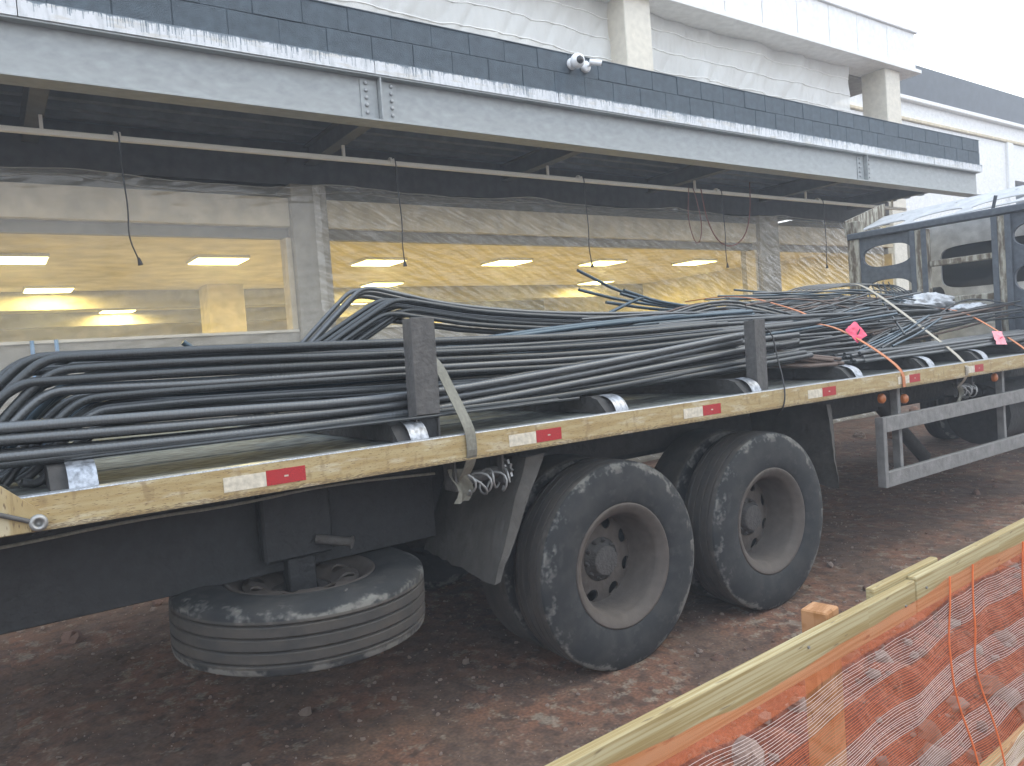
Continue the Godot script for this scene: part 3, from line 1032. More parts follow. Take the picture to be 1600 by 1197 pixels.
# ---------------------------------------------------------------- truck
func wheel_parts(parent: Node3D, centre: Vector3, axis: Basis, width: float, radius: float, dual: bool, spare: bool) -> void:
	# axis.y points out of the wheel's outer face
	var w := Node3D.new()
	w.name = "spare_wheel" if spare else "wheel"
	parent.add_child(w, true)
	w.transform = Transform3D(axis, centre)
	var h := width * 0.5
	var prof := PackedVector2Array()
	var side := [[0.300, 0.62], [0.305, 0.80], [0.335, 0.93], [0.39, 1.0], [0.445, 0.985], [0.49, 0.92], [0.513, 0.83]]
	for s in side:
		prof.append(Vector2(s[0] / 0.53 * radius, -s[1] * h))
	var d: float = 0.013 if spare else 0.006
	var tread := [-0.76, -0.5, -0.17, 0.17, 0.5, 0.76]
	prof.append(Vector2(radius - 0.006, -0.79 * h))
	for k in 4:
		var at: float = [-0.52, -0.18, 0.18, 0.52][k]
		var rr: float = radius - 0.003 * absf(at)
		for e in [[-0.06, 0.0], [-0.032, 0.0], [-0.029, d], [0.029, d], [0.032, 0.0], [0.06, 0.0]]:
			prof.append(Vector2(rr - e[1], (at + e[0]) * h))
	prof.append(Vector2(radius - 0.006, 0.79 * h))
	for k in 7:
		var s: Array = side[6 - k]
		prof.append(Vector2(s[0] / 0.53 * radius, s[1] * h))
	var g := Geo.new()
	g.lathe(prof, 72, Transform3D(), 1.0)
	var ty := part(w, "tyre", g, M.tyre)
	if spare:
		for k in 3:
			g = Geo.new()
			g.tube(PackedVector3Array([Vector3(0.42, h * 0.98, 0.0).rotated(Vector3.UP, k * 2.1), Vector3(0.44, h * 0.98, 0.02).rotated(Vector3.UP, k * 2.1)]), 0.006, 5)
			part(ty, "moulding_mark", g, M.hub)
	# rim barrel: lip, well, and the dished disc set deep for the outer wheel
	var R := 0.30 / 0.53 * radius
	g = Geo.new()
	var dish: float = -0.10 if not spare else 0.045
	g.lathe(PackedVector2Array([Vector2(R - 0.075, dish + 0.0), Vector2(R - 0.062, dish + 0.03), Vector2(R - 0.048, h * 0.55), Vector2(R - 0.03, h * 0.72), Vector2(R - 0.014, h * 0.8), Vector2(R - 0.006, h * 0.86), Vector2(R + 0.008, h * 0.9), Vector2(R + 0.016, h * 0.885), Vector2(R + 0.018, h * 0.82)]), 48, Transform3D())
	g.lathe(PackedVector2Array([Vector2(R + 0.01, -h * 0.62), Vector2(R - 0.02, -h * 0.6), Vector2(R - 0.062, dish - 0.02), Vector2(R - 0.062, dish + 0.03)]), 48, Transform3D())
	var rim := part(w, "rim", g, M.rim)
	g = Geo.new()
	var holes := 8
	var r0 := 0.115
	var r1 := R - 0.055
	for k in holes:
		var a0 := TAU * k / holes
		var a1 := TAU * (k + 1) / holes
		var bowl := func(a: float, r: float, z: float) -> Vector3:
			var e := ramp(r, r0, r1)
			return Vector3(r * cos(a), dish + (0.035 * (1.0 - e * e) if not spare else 0.06 * sin(e * 2.2)) - z, r * sin(a))
		g.holed(Rect2(a0, r0, a1 - a0, r1 - r0), Vector2((a0 + a1) * 0.5, r0 + (r1 - r0) * 0.62), Vector2(0.19, 0.036), 2.0, 0.01, bowl, 5)
	part(rim, "disc", g, M.rim)
	g = Geo.new()
	if spare:
		g.lathe(PackedVector2Array([Vector2(0.13, dish - 0.01), Vector2(0.135, dish + 0.012), Vector2(0.08, dish + 0.014), Vector2(0.08, dish - 0.01)]), 28, Transform3D())
		part(w, "hub_plate", g, M.hub)
	else:
		g.lathe(PackedVector2Array([Vector2(0.118, dish - 0.02), Vector2(0.115, dish + 0.03), Vector2(0.085, dish + 0.034), Vector2(0.08, dish + 0.075), Vector2(0.07, dish + 0.088), Vector2(0.0, dish + 0.09)]), 28, Transform3D())
		part(w, "hub", g, M.hub)
		for k in 10:
			g = Geo.new()
			g.lathe(PackedVector2Array([Vector2(0.011, 0.0), Vector2(0.011, 0.016), Vector2(0.006, 0.018), Vector2(0.006, 0.026), Vector2(0.0, 0.027)]), 6, Transform3D(Basis(), Vector3(0.1 * cos(TAU * k / 10.0), dish + 0.03, 0.1 * sin(TAU * k / 10.0))))
			part(w, "wheel_nut", g, M.hub)

func flap(parent: Node3D, at: Vector3, called: String, x_top: float, x_bottom: float, y_bottom: float, out: float) -> void:
	# a bent plate behind a wheel: the broad face looks along the truck, a flange turns along its outer edge
	var g := Geo.new()
	var nf := noise(2.0, 131 + int(out * 10), 2)
	g.sheet(14, 16, func(u, v):
		var y: float = lerpf(y_bottom + 0.05 * u + 0.015 * nf.get_noise_2d(u * 4.0, 3.0), 1.15, v)
		var x: float = lerpf(x_bottom, x_top, v) + 0.008 * nf.get_noise_2d(u * 1.5, v * 1.5)
		return Vector3(x, y, lerpf(-2.84, -3.5, u)) + at)
	var pl := part(parent, called, g, M.dusty)
	g = Geo.new()
	g.sheet(3, 16, func(u, v):
		var y: float = lerpf(y_bottom + 0.015 * nf.get_noise_2d(0.0, 3.0), 1.15, v)
		var x: float = lerpf(x_bottom, x_top, v) + 0.008 * nf.get_noise_2d(0.0, v * 1.5)
		return Vector3(x + out * u * lerpf(0.25, 1.0, v), y + 0.01 * u, -2.84 + 0.012 * u + 0.006 * nf.get_noise_2d(9.0, v * 3.0)) + at)
	part(pl, "flange", g, M.dusty)

func truck() -> void:
	var t := base("flatbed_truck", Vector3(0, 0, -4.06), "long flatbed truck with dirty yellow side rail, loaded with steel bars", "truck")
	var at := -t.position
	var B := -0.55
	var F := 9.0
	# side rails with reflective tapes
	for side in 2:
		var zf := -2.76 if side == 0 else -5.36
		var inn := -1.0 if side == 0 else 1.0
		var g := Geo.new()
		var a := Vector3(B, 1.195, zf)
		var seg := 0
		var x0 := B
		while x0 < F - 0.01:   # the face, one length of rolled channel after another
			var x1 := minf(x0 + 2.575, F)
			var u := seg * 0.37
			var f := Vector3(0, 0, 1) if side == 0 else Vector3(0, 0, -1)
			g.quad(Vector3(x0, 1.303, zf) + at, Vector3(x1, 1.303, zf) + at, Vector3(x1, 1.195, zf) + at, Vector3(x0, 1.195, zf) + at, f, Rect2(u, 0, 1, 1))
			x0 = x1
			seg += 1
		g.quad(Vector3(B, 1.195, zf) + at, Vector3(F, 1.195, zf) + at, Vector3(F, 1.195, zf + inn * 0.07) + at, Vector3(B, 1.195, zf + inn * 0.07) + at, Vector3.DOWN, Rect2(0, 0.9, 4, 0.08))
		var rail := part(t, "side_rail", g, M.ochre)
		g = Geo.new()
		g.span(Vector3(B, 1.295, zf + inn * 0.001) + at, Vector3(F, 1.307, zf + inn * 0.055) + at, 0.003)
		part(rail, "rail_edge", g, M.edge)
		if side == 0:
			for k in 7:
				var x: float = [0.81, 2.03, 3.15, 4.25, 5.29, 6.26, 7.3][k]
				g = Geo.new()
				g.span(Vector3(x, 1.222, zf + 0.0005) + at, Vector3(x + 0.145, 1.277, zf + 0.0025) + at)
				var tp := part(rail, "red_reflector", g, M.red)
				g = Geo.new()
				g.span(Vector3(x + 0.065, 1.246, zf + 0.0026) + at, Vector3(x + 0.08, 1.252, zf + 0.0032) + at)
				part(tp, "mark", g, M.tape)
				g = Geo.new()
				g.span(Vector3(x - 0.15, 1.222, zf + 0.0005) + at, Vector3(x - 0.001, 1.274, zf + 0.002) + at)
				part(rail, "white_reflector", g, M.tape)
			g = Geo.new()   # hinge plate and ring at the tail of the rail
			g.prism(PackedVector2Array([Vector2(-0.5, 1.2), Vector2(0.12, 1.2), Vector2(0.14, 1.235), Vector2(0.02, 1.35), Vector2(-0.12, 1.42), Vector2(-0.5, 1.42)]), 0.012, Transform3D(Basis(), Vector3(0, 0, zf + 0.001) + at))
			var hp := part(rail, "hinge_plate", g, M.ochre)
			g = Geo.new()
			g.lathe(PackedVector2Array([Vector2(0.026, 0.0), Vector2(0.026, 0.014), Vector2(0.02, 0.02), Vector2(0.012, 0.02), Vector2(0.01, 0.004), Vector2(0.0, 0.003)]), 16, Transform3D(Basis(Vector3.RIGHT, PI / 2), Vector3(0.105, 1.225, zf + 0.012) + at))
			part(hp, "pivot", g, M.wire)
			g = Geo.new()
			g.tube(PackedVector3Array([Vector3(-0.3, 1.385, zf + 0.02) + at, Vector3(-0.02, 1.28, zf + 0.02) + at, Vector3(0.09, 1.23, zf + 0.02) + at]), 0.008, 6)
			part(hp, "rod", g, M.stake)
	# deck of lengthwise boards
	for k in 9:
		var z0 := -5.3 + k * 0.276
		var g := Geo.new()
		g.span(Vector3(B, 1.262, z0) + at, Vector3(F, 1.296 - 0.003 * (k % 2), z0 + 0.272) + at, 0.004)
		part(t, "deck_board", g, M.deck)
	# raised cross bars with sloping ends
	for x in [0.15, 1.38, 2.53, 3.6, 4.68, 5.64, 6.5, 7.5, 8.4]:
		var g := Geo.new()
		g.prism(PackedVector2Array([Vector2(5.3, 1.299), Vector2(5.22, 1.36), Vector2(5.17, 1.382), Vector2(2.95, 1.382), Vector2(2.9, 1.368), Vector2(2.83, 1.299)]), 0.13, Transform3D(Basis(Vector3(0, 0, -1), Vector3.UP, Vector3.RIGHT), Vector3(x, 0, 0) + at))
		var cb := part(t, "cross_bar", g, M.under)
		g = Geo.new()
		g.sheet(2, 8, func(u, v):
			var p := Vector2(2.94, 1.387).lerp(Vector2(2.815, 1.302), v) + Vector2(-0.02, 0.018) * sin(v * PI)
			return Vector3(x + 0.05 + u * 0.085, p.y, -p.x) + at)
		part(cb, "end_plate", g, M.bright)
	# stakes: folded steel posts standing in pockets inside the rail
	for k in 2:
		var x: float = [1.545, 3.81][k]
		var y1: float = [1.815, 1.725][k]
		var lean: float = [-0.012, -0.01][k]
		var st := Node3D.new()
		st.name = "stake"
		t.add_child(st, true)
		st.position = Vector3(x, 1.3, -2.87) + at
		st.rotation.z = lean
		var wd: float = [0.115, 0.1][k]
		var g := Geo.new()
		g.span(Vector3(-wd * 0.5, 0.1 if k == 0 else 0.0, 0.0), Vector3(wd * 0.5, y1 - 1.3, 0.008), 0.002)
		part(st, "face", g, M.stake)
		for s in [-1.0, 1.0]:
			g = Geo.new()
			g.span(Vector3(s * (wd * 0.5 - 0.004) - 0.004, 0.0, -0.07), Vector3(s * (wd * 0.5 - 0.004) + 0.004, y1 - 1.3 - 0.004, -0.001), 0.002)
			part(st, "side_plate", g, M.stake)
		g = Geo.new()
		g.span(Vector3(-0.045, -0.01, -0.06), Vector3(0.045, 0.14, -0.01))
		part(st, "foot", g, M.black)
	# chassis
	for z in [-3.62, -4.5]:
		var g := Geo.new()
		g.span(Vector3(B, 0.76, z - 0.05) + at, Vector3(2.0, 1.19, z + 0.05) + at, 0.004)
		g.span(Vector3(2.0, 0.9, z - 0.05) + at, Vector3(11.5, 1.19, z + 0.05) + at, 0.004)
		part(t, "chassis_beam", g, M.black)
	var g2 := Geo.new()
	g2.span(Vector3(-0.5, 0.77, -3.3) + at, Vector3(1.75, 1.12, -3.26) + at, 0.004)
	part(t, "side_skirt", g2, M.black)
	var x := -0.5
	while x < 9.0:
		var g := Geo.new()
		g.span(Vector3(x - 0.03, 1.19, -5.3) + at, Vector3(x + 0.03, 1.26, -2.84) + at)
		part(t, "cross_member", g, M.black)
		x += 0.6
	var sd := Geo.new()
	sd.span(Vector3(2.0, 0.95, -3.52) + at, Vector3(9.0, 1.19, -3.48) + at)
	part(t, "inner_panel", sd, M.under)
	# wheels: two axles of twins
	for ax in [2.57, 3.77]:
		var a := Geo.new()
		a.tube(PackedVector3Array([Vector3(ax, 0.52, -5.0) + at, Vector3(ax, 0.52, -3.1) + at]), 0.07, 10)
		part(t, "axle", a, M.under)
		a = Geo.new()
		a.lathe(PackedVector2Array([Vector2(0.0, -0.16), Vector2(0.12, -0.15), Vector2(0.2, -0.06), Vector2(0.2, 0.06), Vector2(0.12, 0.15), Vector2(0.0, 0.16)]), 16, Transform3D(Basis(), Vector3(ax, 0.52, -4.06) + at))
		part(t, "differential", a, M.under)
		for s in [1.0, -1.0]:
			var bas := Basis(Vector3.RIGHT, PI / 2 * s).rotated(Vector3.BACK, rng.randf() * TAU)
			wheel_parts(t, Vector3(ax, 0.525, -4.06 + s * 1.12) + at, bas, 0.275, 0.53, true, false)
			var inner := Basis(Vector3.RIGHT, PI / 2 * s).rotated(Vector3.BACK, rng.randf() * TAU)
			var tw := Geo.new()
			tw.lathe(PackedVector2Array([Vector2(0.3, -0.09), Vector2(0.34, -0.128), Vector2(0.44, -0.136), Vector2(0.513, -0.115), Vector2(0.526, -0.1), Vector2(0.53, 0.0), Vector2(0.526, 0.1), Vector2(0.513, 0.115), Vector2(0.44, 0.136), Vector2(0.34, 0.128), Vector2(0.3, 0.09)]), 64, Transform3D(inner, Vector3(ax, 0.525, -4.06 + s * 0.8) + at))
			part(t, "inner_tyre", tw, M.tyre)
	flap(t, at, "mudguard", 2.02, 1.8, 0.6, 0.1)
	flap(t, at, "mudguard", 4.46, 4.5, 0.6, -0.07)
	# spare wheel hung flat on a carrier
	wheel_parts(t, Vector3(1.06, 0.63, -3.24) + at, Basis.from_euler(Vector3(0.03, 0.6, -0.015)), 0.28, 0.53, false, true)
	var cr := Geo.new()
	cr.span(Vector3(0.9, 0.83, -3.34) + at, Vector3(1.2, 1.19, -3.18) + at, 0.01)
	cr.span(Vector3(1.0, 0.6, -3.29) + at, Vector3(1.12, 0.83, -3.2) + at, 0.006)
	var carrier := part(t, "spare_carrier", cr, M.black)
	cr = Geo.new()
	cr.tube(PackedVector3Array([Vector3(1.12, 0.9, -3.17) + at, Vector3(1.24, 0.875, -3.08) + at]), 0.02, 10)
	cr.tube(PackedVector3Array([Vector3(1.24, 0.875, -3.08) + at, Vector3(1.245, 0.874, -3.076) + at]), 0.028, 10)
	part(carrier, "carrier_bolt", cr, M.hub)
	# wire clipped along the rail
	var wv := Geo.new()
	wv.tube(soft(PackedVector3Array([Vector3(-0.5, 1.13, -2.95) + at, Vector3(0.0, 1.13, -2.95) + at, Vector3(0.4, 1.15, -2.95) + at, Vector3(0.75, 1.14, -2.95) + at, Vector3(1.1, 1.16, -2.95) + at, Vector3(1.6, 1.13, -2.95) + at])), 0.006, 6)
	part(t, "brake_line", wv, M.khaki)
	# winches under the rail
	for k in 2:
		var wx: float = [1.78, 6.3][k]
		var wn := Node3D.new()
		wn.name = "strap_winch"
		t.add_child(wn, true)
		wn.position = Vector3(wx, 1.1, -2.9) + at
		var g := Geo.new()
		g.tube(PackedVector3Array([Vector3(-0.14, -0.01, 0), Vector3(0.16, 0.0, 0)]), 0.028, 10)
		part(wn, "drum", g, M.stake)
		for s in [-0.13, 0.12]:
			g = Geo.new()
			g.span(Vector3(s - 0.006, -0.05, -0.05), Vector3(s + 0.006, 0.095, 0.05), 0.002)
			part(wn, "bracket", g, M.stake)
		g = Geo.new()
		var gear := PackedVector2Array()
		for q in 20:
			gear.append(Vector2.from_angle(TAU * q / 20.0) * (0.05 if q % 2 == 0 else 0.036))
		g.prism(gear, 0.012, Transform3D(Basis(Vector3.UP, PI / 2), Vector3(0.165, 0.0, 0)))
		part(wn, "ratchet", g, M.wire)
		for q in 3:
			g = Geo.new()
			var p := PackedVector3Array()
			for i in 26:
				var an := i * 0.5
				p.append(Vector3(-0.1 + 0.25 * i / 25.0 + 0.02 * sin(an * 1.3 + q), -0.02 + 0.045 * cos(an + q * 2.0) - 0.01 * q, 0.04 + 0.04 * sin(an + q * 2.0)))
			g.tube(p, 0.0055, 6)
			part(wn, "wire_coil", g, M.wire)
		g = Geo.new()
		g.sheet(6, 6, func(u, v): return Vector3(-0.15 + u * 0.08 + 0.02 * sin(v * 5.0), -0.1 + v * 0.15, 0.045 + 0.02 * sin(u * 6.0 + v * 3.0)))
		part(wn, "loose_webbing", g, M.khaki)
	# side guard
	for y in [0.52, 0.9]:
		var g := Geo.new()
		g.span(Vector3(5.04, y, -2.84) + at, Vector3(8.6, y + 0.105, -2.8) + at, 0.004)
		part(t, "guard_rail", g, M.guard)
	var gp := Geo.new()
	gp.span(Vector3(4.995, 0.52, -2.86) + at, Vector3(5.038, 1.005, -2.799) + at, 0.004)
	part(t, "guard_post", gp, M.guard)
	for gx in [5.3, 6.95, 8.3]:
		gp = Geo.new()
		gp.span(Vector3(gx - 0.02, 0.52, -2.9) + at, Vector3(gx + 0.02, 1.19, -2.845) + at, 0.003)
		part(t, "guard_post", gp, M.guard)
	for p in [Vector3(5.08, 1.13, -2.86), Vector3(5.38, 1.1, -2.86), Vector3(6.8, 1.14, -2.86)]:
		var g := Geo.new()
		g.lathe(PackedVector2Array([Vector2(0.034, 0.0), Vector2(0.034, 0.02), Vector2(0.025, 0.03), Vector2(0.0, 0.034)]), 16, Transform3D(Basis(Vector3.RIGHT, PI / 2), p + at))
		var lamp := part(t, "side_marker", g, M.amber)
		g = Geo.new()
		g.span(p + Vector3(-0.02, 0.03, -0.02) + at, p + Vector3(0.02, 0.09, 0.002) + at)
		part(lamp, "bracket", g, M.under)
	# leg, pipe and tank under the middle
	var lg := Geo.new()
	lg.tube(PackedVector3Array([Vector3(6.3, 1.0, -3.6) + at, Vector3(6.9, 0.42, -3.5) + at]), 0.06, 10)
	part(t, "air_pipe", lg, M.under)
	lg = Geo.new()
	lg.tube(PackedVector3Array([Vector3(7.5, 0.75, -3.3) + at, Vector3(8.7, 0.75, -3.3) + at]), 0.28, 24)
	part(t, "fuel_tank", lg, M.under)
	lg = Geo.new()
	lg.span(Vector3(B, 0.5, -5.2) + at, Vector3(B + 0.1, 0.65, -2.9) + at, 0.01)
	part(t, "rear_bumper", lg, M.ochre)
	lg = Geo.new()
	lg.span(Vector3(0.47, 0.55, -4.62) + at, Vector3(0.6, 0.74, -4.5) + at, 0.01)
	var vb := part(t, "valve_block", lg, M.bright)
	lg = Geo.new()
	lg.tube(PackedVector3Array([Vector3(0.46, 0.62, -4.55) + at, Vector3(0.4, 0.6, -4.55) + at, Vector3(0.16, 0.53, -4.55) + at]), 0.022, 8)
	part(vb, "push_rod", lg, M.bright)
	headboard(t, at)
	cab(t, at)

func headboard(t: Node3D, at: Vector3) -> void:
	var hb := Node3D.new()
	hb.name = "headboard"
	t.add_child(hb, true)
	hb.position = Vector3(9.0, 1.3, -4.06) + at
	var plate := func(zc: float, yc: float, w: float) -> Vector3:   # local y-z plate, thickness along x
		return Vector3(w, yc, -zc)
	for s in [-1.0, 1.0]:
		var g := Geo.new()
		var z0: float = 0.5 if s > 0 else -1.16
		g.holed(Rect2(z0, 0.96, 0.66, 0.45), Vector2(z0 + 0.33, 1.17), Vector2(0.3, 0.13), 2.6, 0.05, plate, 16)
		g.holed(Rect2(z0, 0.42, 0.66, 0.54), Vector2(z0 + 0.33, 0.72), Vector2(0.3, 0.16), 2.6, 0.05, plate, 16)
		g.span(Vector3(0, 0, -z0 - 0.66), Vector3(0.05, 0.419, -z0))
		part(hb, "pierced_panel", g, M.slate)
		g = Geo.new()
		g.span(Vector3(-0.02, 0, -s * 1.24 - 0.075), Vector3(0.12, 1.5 + 0.14 * (s + 1) * 0.5, -s * 1.24 + 0.075), 0.01)
		part(hb, "corner_post", g, M.rust)
		g = Geo.new()
		g.span(Vector3(-0.03, 0, -s * 0.425 - 0.072), Vector3(0.09, 1.4, -s * 0.425 + 0.072), 0.01)
		part(hb, "post", g, M.rust)
		g = Geo.new()
		g.span(Vector3(-0.045, 0.0, -s * 0.37 - 0.03), Vector3(-0.032, 1.4, -s * 0.37 + 0.03), 0.004)
		part(hb, "post_strip", g, M.slate)
		g = Geo.new()
		g.span(Vector3(-0.045, 0.0, -s * 0.5 - 0.03), Vector3(-0.032, 1.4, -s * 0.5 + 0.03), 0.004)
		part(hb, "post_strip", g, M.slate)
	var g := Geo.new()
	g.span(Vector3(-0.05, 1.411, -1.3), Vector3(0.07, 1.49, 1.3), 0.012)
	part(hb, "top_beam", g, M.slate)
	g = Geo.new()
	g.span(Vector3(0.02, 0.96, -0.35), Vector3(0.07, 1.03, 0.35), 0.01)
	part(hb, "mid_bar", g, M.rust)
	g = Geo.new()
	g.span(Vector3(-0.02, 0.52, -0.35), Vector3(0.06, 0.6, 0.35), 0.01)
	part(hb, "mid_bar", g, M.rust)
	g = Geo.new()
	g.tube(PackedVector3Array([Vector3(-0.02, 1.48, 0.36), Vector3(-0.03, 1.62, 0.40)]), 0.018, 8)
	part(hb, "peg", g, M.slate)
	# roof plate over the cab, pierced with long holes, and its raised side cheek
	g = Geo.new()
	var slope := func(zc: float, xc: float, w: float) -> Vector3:
		return Vector3(xc, 1.5 + 0.34 * xc - 0.03 * zc - w, -zc)
	for k in 4:
		var z0 := -1.3 + k * 0.65
		g.holed(Rect2(z0, 0.02, 0.65, 0.5), Vector2(z0 + 0.33, 0.22), Vector2(0.27, 0.15), 2.2, 0.012, slope, 8)
		g.holed(Rect2(z0, 0.52, 0.65, 0.34), Vector2(z0 + 0.33, 0.7), Vector2(0.02, 0.02), 2.0, 0.012, slope, 3)
	part(hb, "roof_plate", g, M.roofplate)
	for s in [-1.0, 1.0]:
		g = Geo.new()
		g.prism(PackedVector2Array([Vector2(-0.02, 1.45), Vector2(0.9, 1.74), Vector2(0.9, 1.92), Vector2(0.8, 1.9), Vector2(-0.02, 1.66)]), 0.03, Transform3D(Basis(), Vector3(0, 0, -s * 1.32 - 0.015)))
		part(hb, "cheek_plate", g, M.rust)

func cab(t: Node3D, at: Vector3) -> void:
	var c := Node3D.new()
	c.name = "cab"
	t.add_child(c, true)
	c.position = Vector3(10.2, 0.93, -4.06) + at
	var g := Geo.new()
	g.holed(Rect2(-1.2, 0.85, 2.4, 1.1), Vector2(0.0, 1.37), Vector2(0.78, 0.27), 6.0, 0.06, func(z, y, w): return Vector3(w, y, -z), 30)
	g.span(Vector3(0, -0.2, -1.2), Vector3(0.06, 0.849, 1.2))
	var back := part(c, "back_wall", g, M.cab)
	g = Geo.new()
	g.span(Vector3(0.03, 1.08, -0.8), Vector3(0.036, 1.66, 0.8))
	part(back, "rear_window", g, M.glass)
	for y in [0.62, 0.84]:
		g = Geo.new()
		g.span(Vector3(-0.008, y, -1.15), Vector3(-0.001, y + 0.02, 1.15), 0.002)
		part(back, "swage_line", g, M.cab)
	g = Geo.new()
	g.prism(PackedVector2Array([Vector2(0.061, -0.2), Vector2(1.95, -0.2), Vector2(2.0, 0.7), Vector2(1.75, 1.85), Vector2(1.6, 1.95), Vector2(0.061, 1.95)]), 2.36, Transform3D(Basis(), Vector3(0, 0, -1.18)))
	part(c, "body", g, M.cab)
	for s in [-1.0, 1.0]:
		g = Geo.new()
		g.prism(PackedVector2Array([Vector2(0.5, 0.95), Vector2(1.8, 0.95), Vector2(1.68, 1.7), Vector2(0.5, 1.7)]), 0.02, Transform3D(Basis(), Vector3(0, 0, s * 1.19 - 0.01)))
		part(c, "side_window", g, M.glass)
	g = Geo.new()
	g.tube(PackedVector3Array([Vector3(-0.75, 0.98, -1.1), Vector3(-0.75, 0.98, -0.45)]), 0.13, 16)
	part(c, "air_filter", g, M.black)
	for s in [1.0, -1.0]:
		wheel_parts(t, Vector3(10.9, 0.525, -4.06 + s * 1.12) + at, Basis(Vector3.RIGHT, PI / 2 * s), 0.275, 0.53, false, false)

# ---------------------------------------------------------------- load
func bar(p: PackedVector3Array, r: float, m: Material, label: String, group: String, smooth := 2, sides := 8) -> void:
	var g := Geo.new()
	g.tube(soft(p, smooth), r, sides)
	single("steel_bar", g, m, p[0], label, "steel bar", group)

func bundle(count: int, r: float, m: Array, label: String, group: String, line: Array, dy: float, dz: float, ends := 0.15, fan := 0.02, smooth := 2) -> void:
	# bars side by side: line holds the middle bar's points, dy and dz how far the bundle spreads up and across
	for i in count:
		var oy := rng.randf_range(-dy, dy)
		var oz := rng.randf_range(-dz, dz)
		var slip := rng.randf_range(-ends, ends)
		var p := PackedVector3Array()
		for k in line.size():
			var q: Vector3 = line[k]
			q += Vector3(slip, oy + rng.randf_range(-fan, fan), oz + rng.randf_range(-fan, fan))
			q.y = maxf(q.y, 1.385 + r)
			p.append(q)
		bar(p, r, m[rng.randi() % m.size()], label, group, smooth)

